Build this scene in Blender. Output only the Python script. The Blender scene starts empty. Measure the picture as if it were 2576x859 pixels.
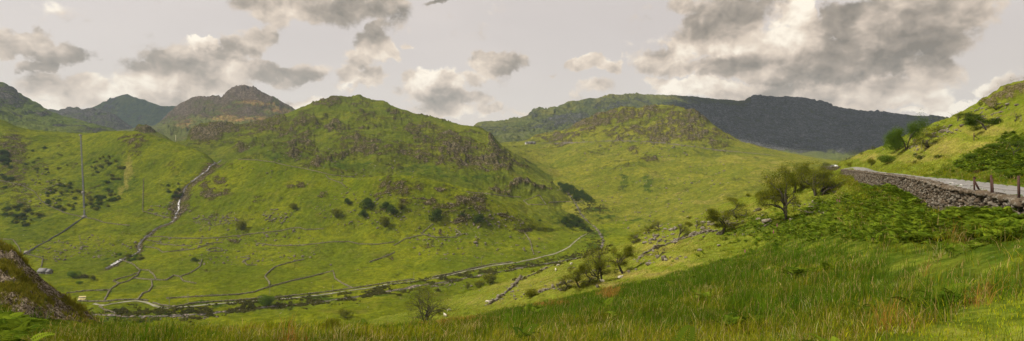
HAZE = 0.000042
import bpy, math, random
import numpy as np
from mathutils import Vector, Matrix
random.seed(7); RNG = np.random.default_rng(11)
SC = bpy.context.scene; COL = SC.collection
F = 1431.0; CX = 1288.0; CY = 429.5            # units of the survey drawing: slope = (x-CX)/F , rise = (CY-y)/F

# ------------------------------------------------------------------ noise
def _h(ix, iy, s):
    n = (ix.astype(np.int64)*374761393 + iy.astype(np.int64)*668265263 + s*1442695041) & 0xffffffff
    n = ((n ^ (n >> 13))*1274126177) & 0xffffffff
    return n ^ (n >> 16)
def gnoise(x, y, s=0):
    ix = np.floor(x); iy = np.floor(y); fx = x-ix; fy = y-iy
    ux = fx*fx*fx*(fx*(fx*6-15)+10); uy = fy*fy*fy*(fy*(fy*6-15)+10)
    def g(a, b):
        an = _h(ix+a, iy+b, s)/4294967296.0*2*np.pi
        return np.cos(an)*(fx-a)+np.sin(an)*(fy-b)
    return (g(0,0)*(1-ux)+g(1,0)*ux)*(1-uy)+(g(0,1)*(1-ux)+g(1,1)*ux)*uy
def fbm(x, y, s=0, oc=5, gain=.5):
    r = 0; a = 1; f = 1
    for k in range(oc):
        r = r+a*gnoise(x*f+k*17.3, y*f-k*9.1, s+k); a *= gain; f *= 2.03
    return r
def ridged(x, y, s=0, oc=5, gain=.5):
    r = 0; a = 1; f = 1; t = 0
    for k in range(oc):
        r = r+a*(1-2.4*np.abs(gnoise(x*f+k*13.7, y*f+k*5.3, s+k))); t += a; a *= gain; f *= 2.1
    return r/t
def sstep(a, b, x):
    t = np.clip((x-a)/(b-a), 0, 1); return t*t*(3-2*t)

# ------------------------------------------------------------------ materials
def newmat(name):
    m = bpy.data.materials.new(name); m.use_nodes = True
    nt = m.node_tree; nt.nodes.clear(); return m, nt
class G:
    def __init__(s, nt): s.nt = nt
    def n(s, typ, ins=None, **kw):
        nd = s.nt.nodes.new(typ)
        for k, v in kw.items(): setattr(nd, k, v)
        for k, v in (ins or {}).items():
            sk = nd.inputs[k]
            if isinstance(v, bpy.types.NodeSocket): s.nt.links.new(v, sk)
            else: sk.default_value = v
        return nd
    def m(s, op, a, b=0.0, c=None, clamp=False):
        nd = s.n('ShaderNodeMath', {0: a, 1: b}, operation=op, use_clamp=clamp)
        if c is not None:
            if isinstance(c, bpy.types.NodeSocket): s.nt.links.new(c, nd.inputs[2])
            else: nd.inputs[2].default_value = c
        return nd.outputs[0]
    def mix(s, f, a, b):
        nd = s.n('ShaderNodeMix', None, data_type='RGBA')
        for sk, v in ((nd.inputs[0], f), (nd.inputs[6], a), (nd.inputs[7], b)):
            if isinstance(v, bpy.types.NodeSocket): s.nt.links.new(v, sk)
            else: sk.default_value = v if not isinstance(v, tuple) or len(v) == 4 else (*v, 1)
        return nd.outputs[2]
    def noise(s, vec, scale, detail=4, rough=.5, dim='3D', dist=0.0):
        nd = s.n('ShaderNodeTexNoise', {'Scale': scale, 'Detail': detail, 'Roughness': rough, 'Distortion': dist}, noise_dimensions=dim)
        if vec is not None: s.nt.links.new(vec, nd.inputs['Vector'])
        return nd.outputs['Fac']
    def ss(s, x, a, b):
        return s.n('ShaderNodeMapRange', {0: x, 1: a, 2: b, 3: 0.0, 4: 1.0}, interpolation_type='SMOOTHSTEP').outputs[0]

def terrain_mat(name, P):
    """grass / bracken / straw / heather / rock ground; the 'cover' attribute holds what grows where"""
    m, nt = newmat(name); g = G(nt)
    tc = g.n('ShaderNodeNewGeometry').outputs['Position']
    cov = g.n('ShaderNodeAttribute', attribute_name='cover')
    sep = g.n('ShaderNodeSeparateColor', {0: cov.outputs['Color']})
    rock, dark, straw = sep.outputs[0], sep.outputs[1], sep.outputs[2]
    s = P.get('s', 1.0)
    n1 = g.noise(tc, .012/s, 4, .6); n2 = g.noise(tc, .09/s, 6, .7); n3 = g.noise(tc, .6/s, 5, .75)
    n4 = g.noise(tc, .035/s, 6, .72)
    C5 = lambda x: g.m('SUBTRACT', x, .5)
    base = g.mix(g.ss(g.m('ADD', n1, g.m('MULTIPLY', C5(n4), .35)), .40, .60), P['ga'], P['gb'])
    base = g.mix(g.m('MULTIPLY', g.ss(n4, .45, .68), .7), base, P['gc'])
    base = g.mix(g.m('MULTIPLY', g.ss(g.m('ADD', n2, g.m('MULTIPLY', C5(n3), .5)), .47, .62), .45), base, P['gc'])
    base = g.mix(g.m('MULTIPLY', g.ss(g.noise(tc, .05/s, 6, .75), .54, .66), .35), base, P['he'])
    # dark growth, and shade painted on the near bank
    dk = g.ss(g.m('ADD', g.m('MULTIPLY', dark, .8), g.m('ADD', g.m('MULTIPLY', C5(n2), 2.0), g.m('MULTIPLY', C5(n3), .7))), .3, .85)
    base = g.mix(g.m('MULTIPLY', dk, .9), base, P['dk'])
    st = g.ss(g.m('ADD', g.m('MULTIPLY', straw, .85), g.m('ADD', g.m('MULTIPLY', C5(n4), 2.2), g.m('MULTIPLY', C5(n3), 1.0))), .3, .95)
    base = g.mix(g.m('MULTIPLY', st, .8), base, P['st'])
    # heather around rock, then bare rock
    ra = g.m('ADD', g.m('MULTIPLY', rock, .72), g.m('ADD', g.m('MULTIPLY', C5(n4), 1.2), g.m('MULTIPLY', C5(n2), 1.8)))
    hb = g.ss(ra, .22, .7)
    he_ = g.mix(g.ss(n3, .42, .60), g.n('ShaderNodeVectorMath', {0: P['he'], 1: (.5, .5, .5)}, operation='MULTIPLY').outputs[0], P['he'])
    base = g.mix(g.m('MULTIPLY', hb, .9), base, he_)
    rb = g.ss(g.m('ADD', ra, g.m('MULTIPLY', C5(n3), 2.8)), P.get('rt', .58), P.get('rt', .58)+.22)
    rc = g.mix(g.ss(g.noise(tc, .30/s, 7, .8, dist=.6), .40, .60), P['ra'], P['rb'])
    base = g.mix(rb, base, rc)
    # fine mottling
    sp = g.m('MULTIPLY', g.m('MULTIPLY_ADD', g.ss(n3, .3, .7), .34, .86), g.m('MULTIPLY_ADD', g.ss(g.noise(tc, .2/s, 6, .8), .36, .64), .62, .72))
    base = g.n('ShaderNodeVectorMath', {0: base, 1: g.n('ShaderNodeCombineXYZ', {0: sp, 1: sp, 2: sp}).outputs[0]}, operation='MULTIPLY').outputs[0]
    # scattered pale stones
    vo = g.n('ShaderNodeTexVoronoi', {'Scale': .22/s, 'Randomness': 1.0}); nt.links.new(tc, vo.inputs['Vector'])
    sel = g.n('ShaderNodeSeparateColor', {0: vo.outputs['Color']})
    thr = g.m('MULTIPLY_ADD', g.ss(n4, .45, .7), .16, .02)
    dot = g.m('MULTIPLY', g.m('LESS_THAN', vo.outputs['Distance'], g.m('MULTIPLY', sel.outputs[1], .22)), g.m('LESS_THAN', sel.outputs[0], g.m('ADD', thr, g.m('MULTIPLY', rock, .4))))
    base = g.mix(g.m('MULTIPLY', dot, P.get('stone', .7)), base, (.3, .28, .24))
    hgt = g.m('ADD', g.m('MULTIPLY', n3, P.get('b3', .8)*s), g.m('MULTIPLY', g.noise(tc, .25/s, 5, .7), 2.5*s))
    hgt = g.m('ADD', hgt, g.m('MULTIPLY', g.m('MULTIPLY', hb, g.noise(tc, .3/s, 6, .75)), 9*s))
    bp = g.n('ShaderNodeBump', {'Strength': P.get('bump', .75), 'Distance': 1.0, 'Height': hgt})
    df = g.n('ShaderNodeBsdfDiffuse', {'Color': base, 'Roughness': .5, 'Normal': bp.outputs[0]})
    nt.links.new(df.outputs[0], g.n('ShaderNodeOutputMaterial').inputs[0])
    return m

# ------------------------------------------------------------------ mesh from arrays
def mesh_arrays(name, v, faces, mat=None, smooth=False, col=None, parent=None):
    """faces: list of (n,k) index arrays"""
    me = bpy.data.meshes.new(name)
    faces = [f for f in faces if len(f)]
    nl = sum(f.size for f in faces); nf = sum(len(f) for f in faces)
    me.vertices.add(len(v)); me.vertices.foreach_set('co', np.asarray(v, np.float32).ravel())
    me.loops.add(nl); me.loops.foreach_set('vertex_index', np.concatenate([f.ravel() for f in faces]).astype(np.int32))
    me.polygons.add(nf)
    tot = np.concatenate([np.full(len(f), f.shape[1]) for f in faces]); st = np.concatenate([[0], np.cumsum(tot)[:-1]])
    me.polygons.foreach_set('loop_start', st.astype(np.int32)); me.polygons.foreach_set('loop_total', tot.astype(np.int32))
    if smooth: me.polygons.foreach_set('use_smooth', np.ones(nf, bool))
    if col is not None:
        a = me.color_attributes.new('cover', 'FLOAT_COLOR', 'POINT')
        c = np.ones((len(v), 4), np.float32); c[:, :col.shape[1]] = col; a.data.foreach_set('color', c.ravel())
    if mat: me.materials.append(mat)
    me.update(calc_edges=True); me.validate()
    return me
def link(name, me, parent=None):
    o = bpy.data.objects.new(name, me); COL.objects.link(o)
    if parent is not None: o.parent = parent
    return o
def tag(o, label=None, cat=None, group=None, kind=None):
    if label: o['label'] = label
    if cat: o['category'] = cat
    if group: o['group'] = group
    if kind: o['kind'] = kind
    if cat == 'wall': o['kind'] = 'thing'
    return o
def empty(name, loc, rz=0):
    o = bpy.data.objects.new(name, None); COL.objects.link(o); o.location = loc; o.rotation_euler = (0, 0, rz)
    o.empty_display_size = .3; return o

# ------------------------------------------------------------------ terrain sheets
def lerp_curve(pts, xs):
    """pts: (x,y,d) with y or d None = interpolate over the given ones"""
    X = np.array([p[0] for p in pts], float)
    yy = [(p[0], p[1]) for p in pts if p[1] is not None]; dd = [(p[0], p[2]) for p in pts if len(p) > 2 and p[2] is not None]
    y = np.interp(xs, [a for a, _ in yy], [b for _, b in yy]); d = np.interp(xs, [a for a, _ in dd], [b for _, b in dd])
    return y, d
def pchip(D, Z, Q):
    """D,Z: (k,n) knots per column, Q:(q,n) query depth -> (q,n)"""
    k, n = D.shape; h = np.diff(D, axis=0); dl = np.diff(Z, axis=0)/h
    m = np.zeros_like(Z)
    w1 = 2*h[1:]+h[:-1]; w2 = h[1:]+2*h[:-1]; a = dl[:-1]; b = dl[1:]
    ok = a*b > 0
    with np.errstate(all='ignore'): mm = (w1+w2)/(w1/a+w2/b)
    m[1:-1] = np.where(ok, mm, 0); m[0] = dl[0]; m[-1] = dl[-1]
    idx = np.zeros(Q.shape, int)
    for j in range(1, k-1): idx += (Q >= D[j])
    c = np.arange(n)[None, :].repeat(Q.shape[0], 0)
    h_ = h[idx, c]; t = np.clip((Q-D[idx, c])/h_, 0, 1)
    return ((1+2*t)*(1-t)**2*Z[idx, c]+t*(1-t)**2*h_*m[idx, c]+t*t*(3-2*t)*Z[idx+1, c]+t*t*(t-1)*h_*m[idx+1, c])
class Sheet:
    def __init__(s, name, curves, x0=-500, x1=3076, step=2.2, rowpx=2.2, noise=None, smooth_cols=9, minrows=4, maxrows=150, zcurves=None, lin=False):
        s.name = name; s.px = np.arange(x0, x1+step, step); n = len(s.px)
        Ds = []; Zs = []; Ys = []
        ker = np.hanning(smooth_cols+2)[1:-1]; ker /= ker.sum()
        def sm(a):
            if smooth_cols < 3: return a
            p = smooth_cols//2; return np.convolve(np.pad(a, p, mode='edge'), ker, 'valid')
        if zcurves:
            for d, z in zcurves: Ds.append(np.full(n, float(d))); Zs.append(np.full(n, float(z)))
        for i, c in enumerate(curves):
            y, d = lerp_curve(c['p'], s.px); d = sm(d)
            if not c.get('sharp'): y = sm(y)
            Ds.append(d); Zs.append((CY-y)/F*d)
        D = np.array(Ds); Z = np.array(Zs)
        V0 = Z/D
        for i in range(1, len(D)): D[i] = np.maximum(D[i], D[i-1]*1.004+.05)
        Z = V0*D
        # rows
        rows = [D[0]]
        for i in range(len(D)-1):
            dv = np.abs(V0[i+1]-V0[i])*F
            k = int(np.clip(np.percentile(dv, 85)/rowpx, minrows, maxrows))
            t = (np.arange(1, k+1)/k)[:, None]
            # even steps in perspective: interpolate 1/d
            rows += list(1/((1-t)/D[i]+t/D[i+1]))
        Q = np.array(rows); s.Z0 = pchip(D, Z, Q); s.D = Q
        s.u = (s.px-CX)/F; s.X = s.u[None, :]*s.D; s.PX = np.broadcast_to(s.px[None, :], Q.shape)
        s.Dk = D; s.Z = s.Z0.copy(); s.cover = np.zeros(Q.shape+(3,), np.float32)
    def py(s): return CY-s.Z/s.D*F
    def mesh(s, mat, label=None, kind='structure', cat=None, name=None):
        r, n = s.D.shape
        v = np.stack([s.X, s.D, s.Z], -1).reshape(-1, 3)
        i = (np.arange(r-1)[:, None]*n+np.arange(n-1)[None, :]).ravel()
        f = np.stack([i, i+1, i+n+1, i+n], 1)
        me = mesh_arrays(s.name, v, [f], mat, True, s.cover.reshape(-1, 3))
        o = link(name or s.name, me); tag(o, label, cat, None, kind); s.ob = o; return o
    def col(s, px):
        return float(np.clip((px-s.px[0])/(s.px[1]-s.px[0]), 0, len(s.px)-1.001))
    def hit(s, px, py):
        c = s.col(px); i = int(c); f = c-i
        z = s.Z[:, i]*(1-f)+s.Z[:, i+1]*f; d = s.D[:, i]*(1-f)+s.D[:, i+1]*f
        v = CY-z/d*F - py                      # <=0 : ground at or above the ray
        k = np.nonzero((v[:-1] > 0) & (v[1:] <= 0))[0]
        if len(k) == 0: return None
        k = k[0]; t = v[k]/(v[k]-v[k+1]); return d[k]+(d[k+1]-d[k])*t, z[k]+(z[k+1]-z[k])*t
    def height(s, x, y):
        px = CX+x/max(y, 1e-3)*F
        if px < s.px[0] or px > s.px[-1]: return None
        c = s.col(px); i = int(c); f = c-i
        z = s.Z[:, i]*(1-f)+s.Z[:, i+1]*f; d = s.D[:, i]*(1-f)+s.D[:, i+1]*f
        if y < d[0] or y > d[-1]: return None
        return float(np.interp(y, d, z))
SHEETS = []
def at(px, py, only=None):
    """the point of the real ground that is seen at (px,py)"""
    best = None
    for s in SHEETS:
        if only and s.name not in only: continue
        h = s.hit(px, py)
        if h and (best is None or h[0] < best[0]): best = h
    if best is None: return None
    return Vector(((px-CX)/F*best[0], best[0], best[1]))
def gz(x, y):
    zs = [z for z in (s.height(x, y) for s in SHEETS) if z is not None]
    return max(zs) if zs else -115.0
def C(*p, **k): return dict(p=p, **k)
def blobs(sh, L, warp=18, soft=.5, seed=5):
    """patches of cover, with ragged noise edges"""
    X = sh.PX; Y = sh.py()
    wx = fbm(X/40, Y/40, seed, 4)*warp*1.6; wy = fbm(X/40+9, Y/40+3, seed+7, 4)*warp
    out = np.zeros(X.shape)
    for b in L:
        cx, cy, rx, ry = b[:4]; st = b[4] if len(b) > 4 else 1.0
        k = min(1, min(rx, ry*1.5)/18+.25)
        d = np.sqrt(((X+wx*k-cx)/rx)**2+((Y+wy*k-cy)/ry)**2)
        out = np.maximum(out, st*(1-sstep(1-soft, 1+soft, d)))
    return out
# ================================================================== THE LAND
# ---- far mountains on the left
s3 = Sheet('mountain', [
 C((-500,400,3600)), C((-500,360,4300)), C((-500,330,4700),(230,330,4700),(480,335,4700),(3076,380,4700)),
 C((-500,320,5000),(230,295,5000),(320,280,5000),(400,295,5000),(480,300,5000),(600,330,5000)),
 C((-500,330,5400),(150,300,5300),(232,271,5200),(250,263),(262,258),(275,253),(295,243),(308,241),(320,236),(333,241),(348,247),(362,251),(385,262),(402,268),(425,270),(450,268),(471,261),(520,262,5000),(700,330,5000),(900,400,5000), sharp=1),
 C((-500,390,6000))], x0=0, x1=900, step=1.6, smooth_cols=3)
s2 = Sheet('ridge', [
 C((-500,400,2600)), C((-500,360,3100)), C((-500,330,3300),(200,320,3300),(300,330,3300),(360,345,3300),(460,370,3300)),
 C((-500,300,3500),(107,300,3500),(200,292,3500),(275,300,3500),(330,330,3500),(420,360,3500)),
 C((-500,200,3800),(40,250,3800),(75,262),(107,274),(120,276),(128,275),(140,278),(155,278),(170,275),(176,274),(184,275),(192,272),(205,275),(230,274),(250,276),(275,283),(300,299),(325,314),(345,326),(400,360,3500),(520,400,3400), sharp=1),
 C((-500,390,4500))], x0=-200, x1=560, step=1.6, smooth_cols=3)
s4 = Sheet('peak', [
 C((0,420,1700)), C((0,385,1900),(380,362,1900),(480,352,1900),(600,350,1900),(900,380,1900)),
 C((0,370,2300),(300,345,2300),(400,336,2300),(480,325,2300),(640,320,2300),(900,350,2300)),
 C((0,370,2700),(380,330,2700),(440,315,2700),(500,303,2700),(640,298,2700),(760,315,2700),(900,350,2700)),
 C((0,370,3100),(400,322,3100),(450,295,3100),(500,275,3100),(600,262,3100),(680,268,3100),(760,305,3100),(900,350,3100)),
 C((0,380,3400),(380,330,3400),(430,285,3500),(452,268,3600),(462,263,3600),(490,248),(505,246),(520,246),(532,245),(543,248),(550,246),(557,250),(562,243),(570,236),(576,233),(582,228),(592,225),(600,221),(618,219),(627,220),(636,216),(642,218),(650,224),(663,230),(675,238),(688,241),(698,248),(709,257),(725,266),(743,277),(780,295),(900,350,3400), sharp=1),
 C((0,400,4200))], x0=250, x1=900, step=1.4, smooth_cols=3)
s1 = Sheet('hillside', [
 C((-500,420,1400)), C((-500,350,1600),(0,350,1600),(200,350,1650),(400,370,1600)),
 C((-500,290,1900),(0,300,1900),(100,320,1900),(200,332,1900),(300,345,1900),(400,375,1900)),
 C((-500,200,2200),(0,262,2200),(60,285,2200),(130,305,2200),(220,322,2150),(300,340,2100),(400,378,2100)),
 C((-500,60,2400),(-100,180),(0,208,2500),(10,211),(20,214),(35,222),(47,236),(60,246),(80,256),(105,270),(125,283),(160,299),(200,306),(240,316),(275,327),(310,342),(400,380,2300),(460,400,2300), sharp=1),
 C((-500,250,3000),(460,420,3000))], x0=-500, x1=460, step=1.8, smooth_cols=3)
s7 = Sheet('crag', [
 C((200,420,1250)), C((200,385,1350),(340,362,1350),(440,378,1350),(475,362,1350),(700,350,1400)),
 C((200,360,1480),(338,338,1480),(365,336,1480),(420,358,1480),(470,358,1480),(500,346,1480),(600,338,1480),(760,330,1480)),
 C((200,352,1530),(300,346,1530),(338,330,1530),(346,319),(366,318),(386,330),(412,342),(440,362,1530),(468,358),(474,336),(480,326),(488,320),(505,314),(525,311),(550,312),(575,314),(600,318),(650,312,1650),(700,320,1650),(760,330,1650), sharp=1),
 C((200,370,2000))], x0=200, x1=760, step=1.4, smooth_cols=3)
# ---- far mountains on the right
r3 = Sheet('distant_mountain', [
 C((1100,430,1900)), C((1150,400,2000),(1250,375,2100),(1430,372,2150),(1700,400,2000),(2000,425,2000),(2150,425,2000),(3076,425,2000)),
 C((1190,352,2300),(1250,353,2300),(1350,352,2350),(1430,345,2400),(1700,380,2400),(1900,395,2400),(2050,404,2400),(2150,407,2400),(2400,407,2400),(3076,407,2400)),
 C((1190,338,2700),(1300,335,2700),(1430,322,2800),(1700,350,2900),(1900,374,2900),(2050,385,2900),(2200,388,2900),(3076,390,2900)),
 C((1190,327,3000),(1300,315,3100),(1430,292,3400),(1600,280,3500),(1700,290,3500),(1800,305,3500),(2000,318,3500),(2200,335,3500),(2400,345,3500),(3076,350,3500)),
 C((1100,340,3200),(1190,321,3200),(1203,313,3300),(1215,311),(1240,306),(1270,303),(1300,300),(1318,298),(1328,292),(1338,282),(1348,277),(1370,273),(1400,268),(1418,262),(1430,256),(1440,255),(1455,255),(1470,252),(1500,249),(1515,246),(1530,243),(1560,241),(1575,239),(1590,240),(1602,238),(1612,241),(1640,241),(1660,243),(1720,245),(1780,249),(1840,256,4200),(1868,258),(1880,254),(1890,249),(1903,246),(1909,243),(1916,246),(1925,249),(1943,247),(1960,247),(1975,243),(1985,244),(2010,248),(2040,250),(2060,256),(2100,269),(2140,276),(2180,283),(2250,290),(2320,296),(2345,294),(2380,298),(2440,306,4400),(3076,340,4400), sharp=1),
 C((1100,400,5600))], x0=1100, x1=3076, step=1.9, smooth_cols=3)
r2 = Sheet('green_hill', [
 C((1200,600,850),(1400,560,900),(1500,570,880),(1550,620,780),(1700,660,620),(1900,640,600),(2100,600,600),(3076,560,600)),
 C((1200,420,1500),(1300,400,1560),(1390,432,1450),(1410,460,1250),(1440,482,1150),(1490,512,1050),(1520,545,960),(1560,575,900),(1650,575,820),(1800,552,800),(2000,500,800),(2100,470,820),(3076,450,850)),
 C((1200,395,1650),(1300,387,1650),(1390,416,1600),(1420,435,1400),(1500,470,1200),(1600,500,1060),(1750,490,1000),(1900,460,980),(2050,430,1000),(3076,420,1050)),
 C((1200,378,1800),(1300,374,1800),(1390,385,1750),(1450,400,1550),(1600,420,1350),(1750,420,1250),(1900,415,1200),(2050,412,1200),(3076,400,1250)),
 C((1200,368,1950),(1300,363,1950),(1390,362,1900),(1450,360,1750),(1600,357,1620),(1750,372,1500),(1850,386,1450),(1950,397,1420),(2050,405,1420),(2150,411,1420),(3076,400,1400)),
 C((1200,366,2050),(1300,358,2050),(1390,345,2000),(1450,330,1850),(1600,305,1800),(1700,305,1750),(1760,322,1700),(1830,353,1620),(1900,374,1600),(2000,393,1600),(2100,407,1600),(3076,405,1500)),
 C((1200,380,2100),(1250,368,2100),(1325,357,2100),(1335,350,2080),(1345,345,2080),(1360,341),(1380,336,2080),(1400,332),(1430,330,2060),(1442,321),(1448,315,2000),(1458,309),(1470,304,1980),(1490,296),(1500,293,1960),(1520,286),(1540,282,1950),(1555,275),(1565,271,1950),(1585,272),(1600,275,1950),(1615,274),(1640,268,1950),(1670,266,1950),(1700,268,1930),(1715,272),(1730,277,1900),(1740,276),(1755,283,1880),(1775,300,1850),(1800,320,1820),(1830,341,1800),(1870,360,1780),(1920,372,1760),(1980,385,1750),(2040,397,1750),(2100,405,1750),(2200,413,1750),(3076,413,1750), sharp=1),
 C((1200,400,2500),(3076,430,2500))], x0=1200, x1=3076, step=1.8, smooth_cols=5)
# ---- large hill in the middle
l2 = Sheet('middle_hill', [
 C((-500,520,1150),(400,500,1050),(560,470,980),(700,460,930),(850,490,860),(1000,490,820),(1200,530,810),(1300,570,800),(1420,600,850),(1600,600,850)),
 C((-500,470,1250),(400,440,1150),(560,418,1080),(700,425,1000),(800,438,930),(900,448,890),(1000,450,870),(1100,462,860),(1200,485,860),(1300,515,880),(1400,545,900),(1480,560,950),(1600,580,950)),
 C((-500,420,1400),(400,410,1300),(560,392,1200),(700,400,1100),(900,420,1040),(1050,430,1020),(1150,440,1000),(1250,468,980),(1350,500,1000),(1400,525,1020),(1480,550,1050),(1600,580,1050)),
 C((-500,400,1550),(400,385,1480),(500,362,1450),(600,352,1420),(750,352,1330),(900,358,1280),(1050,368,1260),(1150,378,1250),(1250,402,1230),(1320,440,1200),(1400,480,1180),(1440,500,1180),(1550,560,1200),(1600,580,1200)),
 C((-500,398,1600),(400,380,1600),(500,348,1600),(600,323,1600),(700,301,1600),(760,292,1580),(850,286,1600),(900,292,1560),(1000,312,1530),(1100,328,1500),(1200,338,1450),(1240,352,1420),(1270,378,1400),(1330,414,1380),(1390,450,1350),(1450,510,1300),(1550,560,1300),(1600,580,1300)),
 C((-500,400,1700),(400,376,1700),(445,366,1700),(470,358),(520,345,1720),(560,334,1750),(600,321,1780),(630,314),(660,308,1800),(690,298),(720,290,1850),(745,279),(765,272,1900),(778,264),(790,261,1950),(810,255),(830,249,2000),(845,246),(860,247),(880,248,2000),(895,246),(905,243,2000),(912,247),(925,252,2000),(938,257),(950,256,1980),(965,257),(975,262),(985,268,1950),(1010,279,1900),(1025,282),(1040,289,1850),(1080,298,1800),(1120,308,1750),(1160,316,1700),(1185,318),(1205,322,1650),(1222,330),(1232,337,1600),(1245,350,1560),(1262,368,1540),(1300,394,1540),(1340,414,1520),(1390,434,1500),(1450,510,1450),(1550,570,1450),(1600,590,1450), sharp=1),
 C((-500,440,2200),(860,300,2300),(1300,420,2000),(1600,600,2000))], x0=350, x1=1600, step=1.6, smooth_cols=5)
# ---- near hills across the valley and the valley floor
l1 = Sheet('valley_hillside', [
 C((-500,990,285)),
 C((-500,835,385),(600,835,385),(1000,815,400),(1300,760,450),(1500,700,520),(1800,650,600),(3076,650,600)),
 C((-500,765,460),(300,762,465),(600,755,475),(900,735,500),(1100,715,530),(1300,680,590),(1450,640,660),(1550,612,720),(1800,590,800),(3076,590,800)),
 C((-500,700,560),(300,700,570),(600,680,600),(900,665,620),(1100,650,640),(1300,630,680),(1450,603,760),(1550,582,830),(1800,570,900),(3076,570,900)),
 C((-500,650,640),(0,650,640),(200,640,670),(400,625,700),(600,605,720),(800,600,710),(1000,598,700),(1200,600,710),(1350,605,735),(1450,590,800),(1550,570,880),(1800,565,950)),
 C((-500,560,780),(200,560,790),(400,560,790),(600,540,780),(800,540,750),(1000,545,735),(1150,560,740),(1300,582,755),(1450,582,840),(1550,565,900)),
 C((-500,400,980),(0,430,980),(200,440,980),(400,450,930),(555,465,880),(700,465,840),(850,490,795),(1000,485,765),(1150,508,755),(1250,538,760),(1350,572,780),(1450,575,860),(1550,560,920)),
 C((-500,200,1300),(0,300,1200),(20,308),(40,318),(65,326),(90,331,1180),(150,338),(205,341,1150),(240,336),(260,333),(280,331,1120),(300,330),(320,329,1100),(345,331),(360,335),(420,350,1060),(450,362),(480,373,1030),(510,385),(530,395,1000),(545,404),(556,408,980),(570,405),(600,401,960),(640,401),(690,405,920),(720,412),(760,421,890),(830,437,860),(860,446),(880,450,840),(905,452,820),(940,446,800),(970,442),(1000,441,790),(1030,443),(1060,447,785),(1150,468,780),(1200,481,780),(1250,505,780),(1300,532,790),(1360,560,810),(1420,575,880),(1500,560,960),(1600,555,980),(3076,600,980)),
 C((-500,260,1500),(0,325,1350),(320,345,1250),(556,425,1100),(700,425,1050),(880,470,950),(1000,462,900),(1150,490,870),(1300,552,860),(1420,590,950),(1600,590,1100),(3076,650,1100)),
 C((-500,400,2200),(1000,550,1800),(3076,700,1800))], x0=-500, x1=2100, step=1.7, smooth_cols=9, rowpx=1.8)
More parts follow.
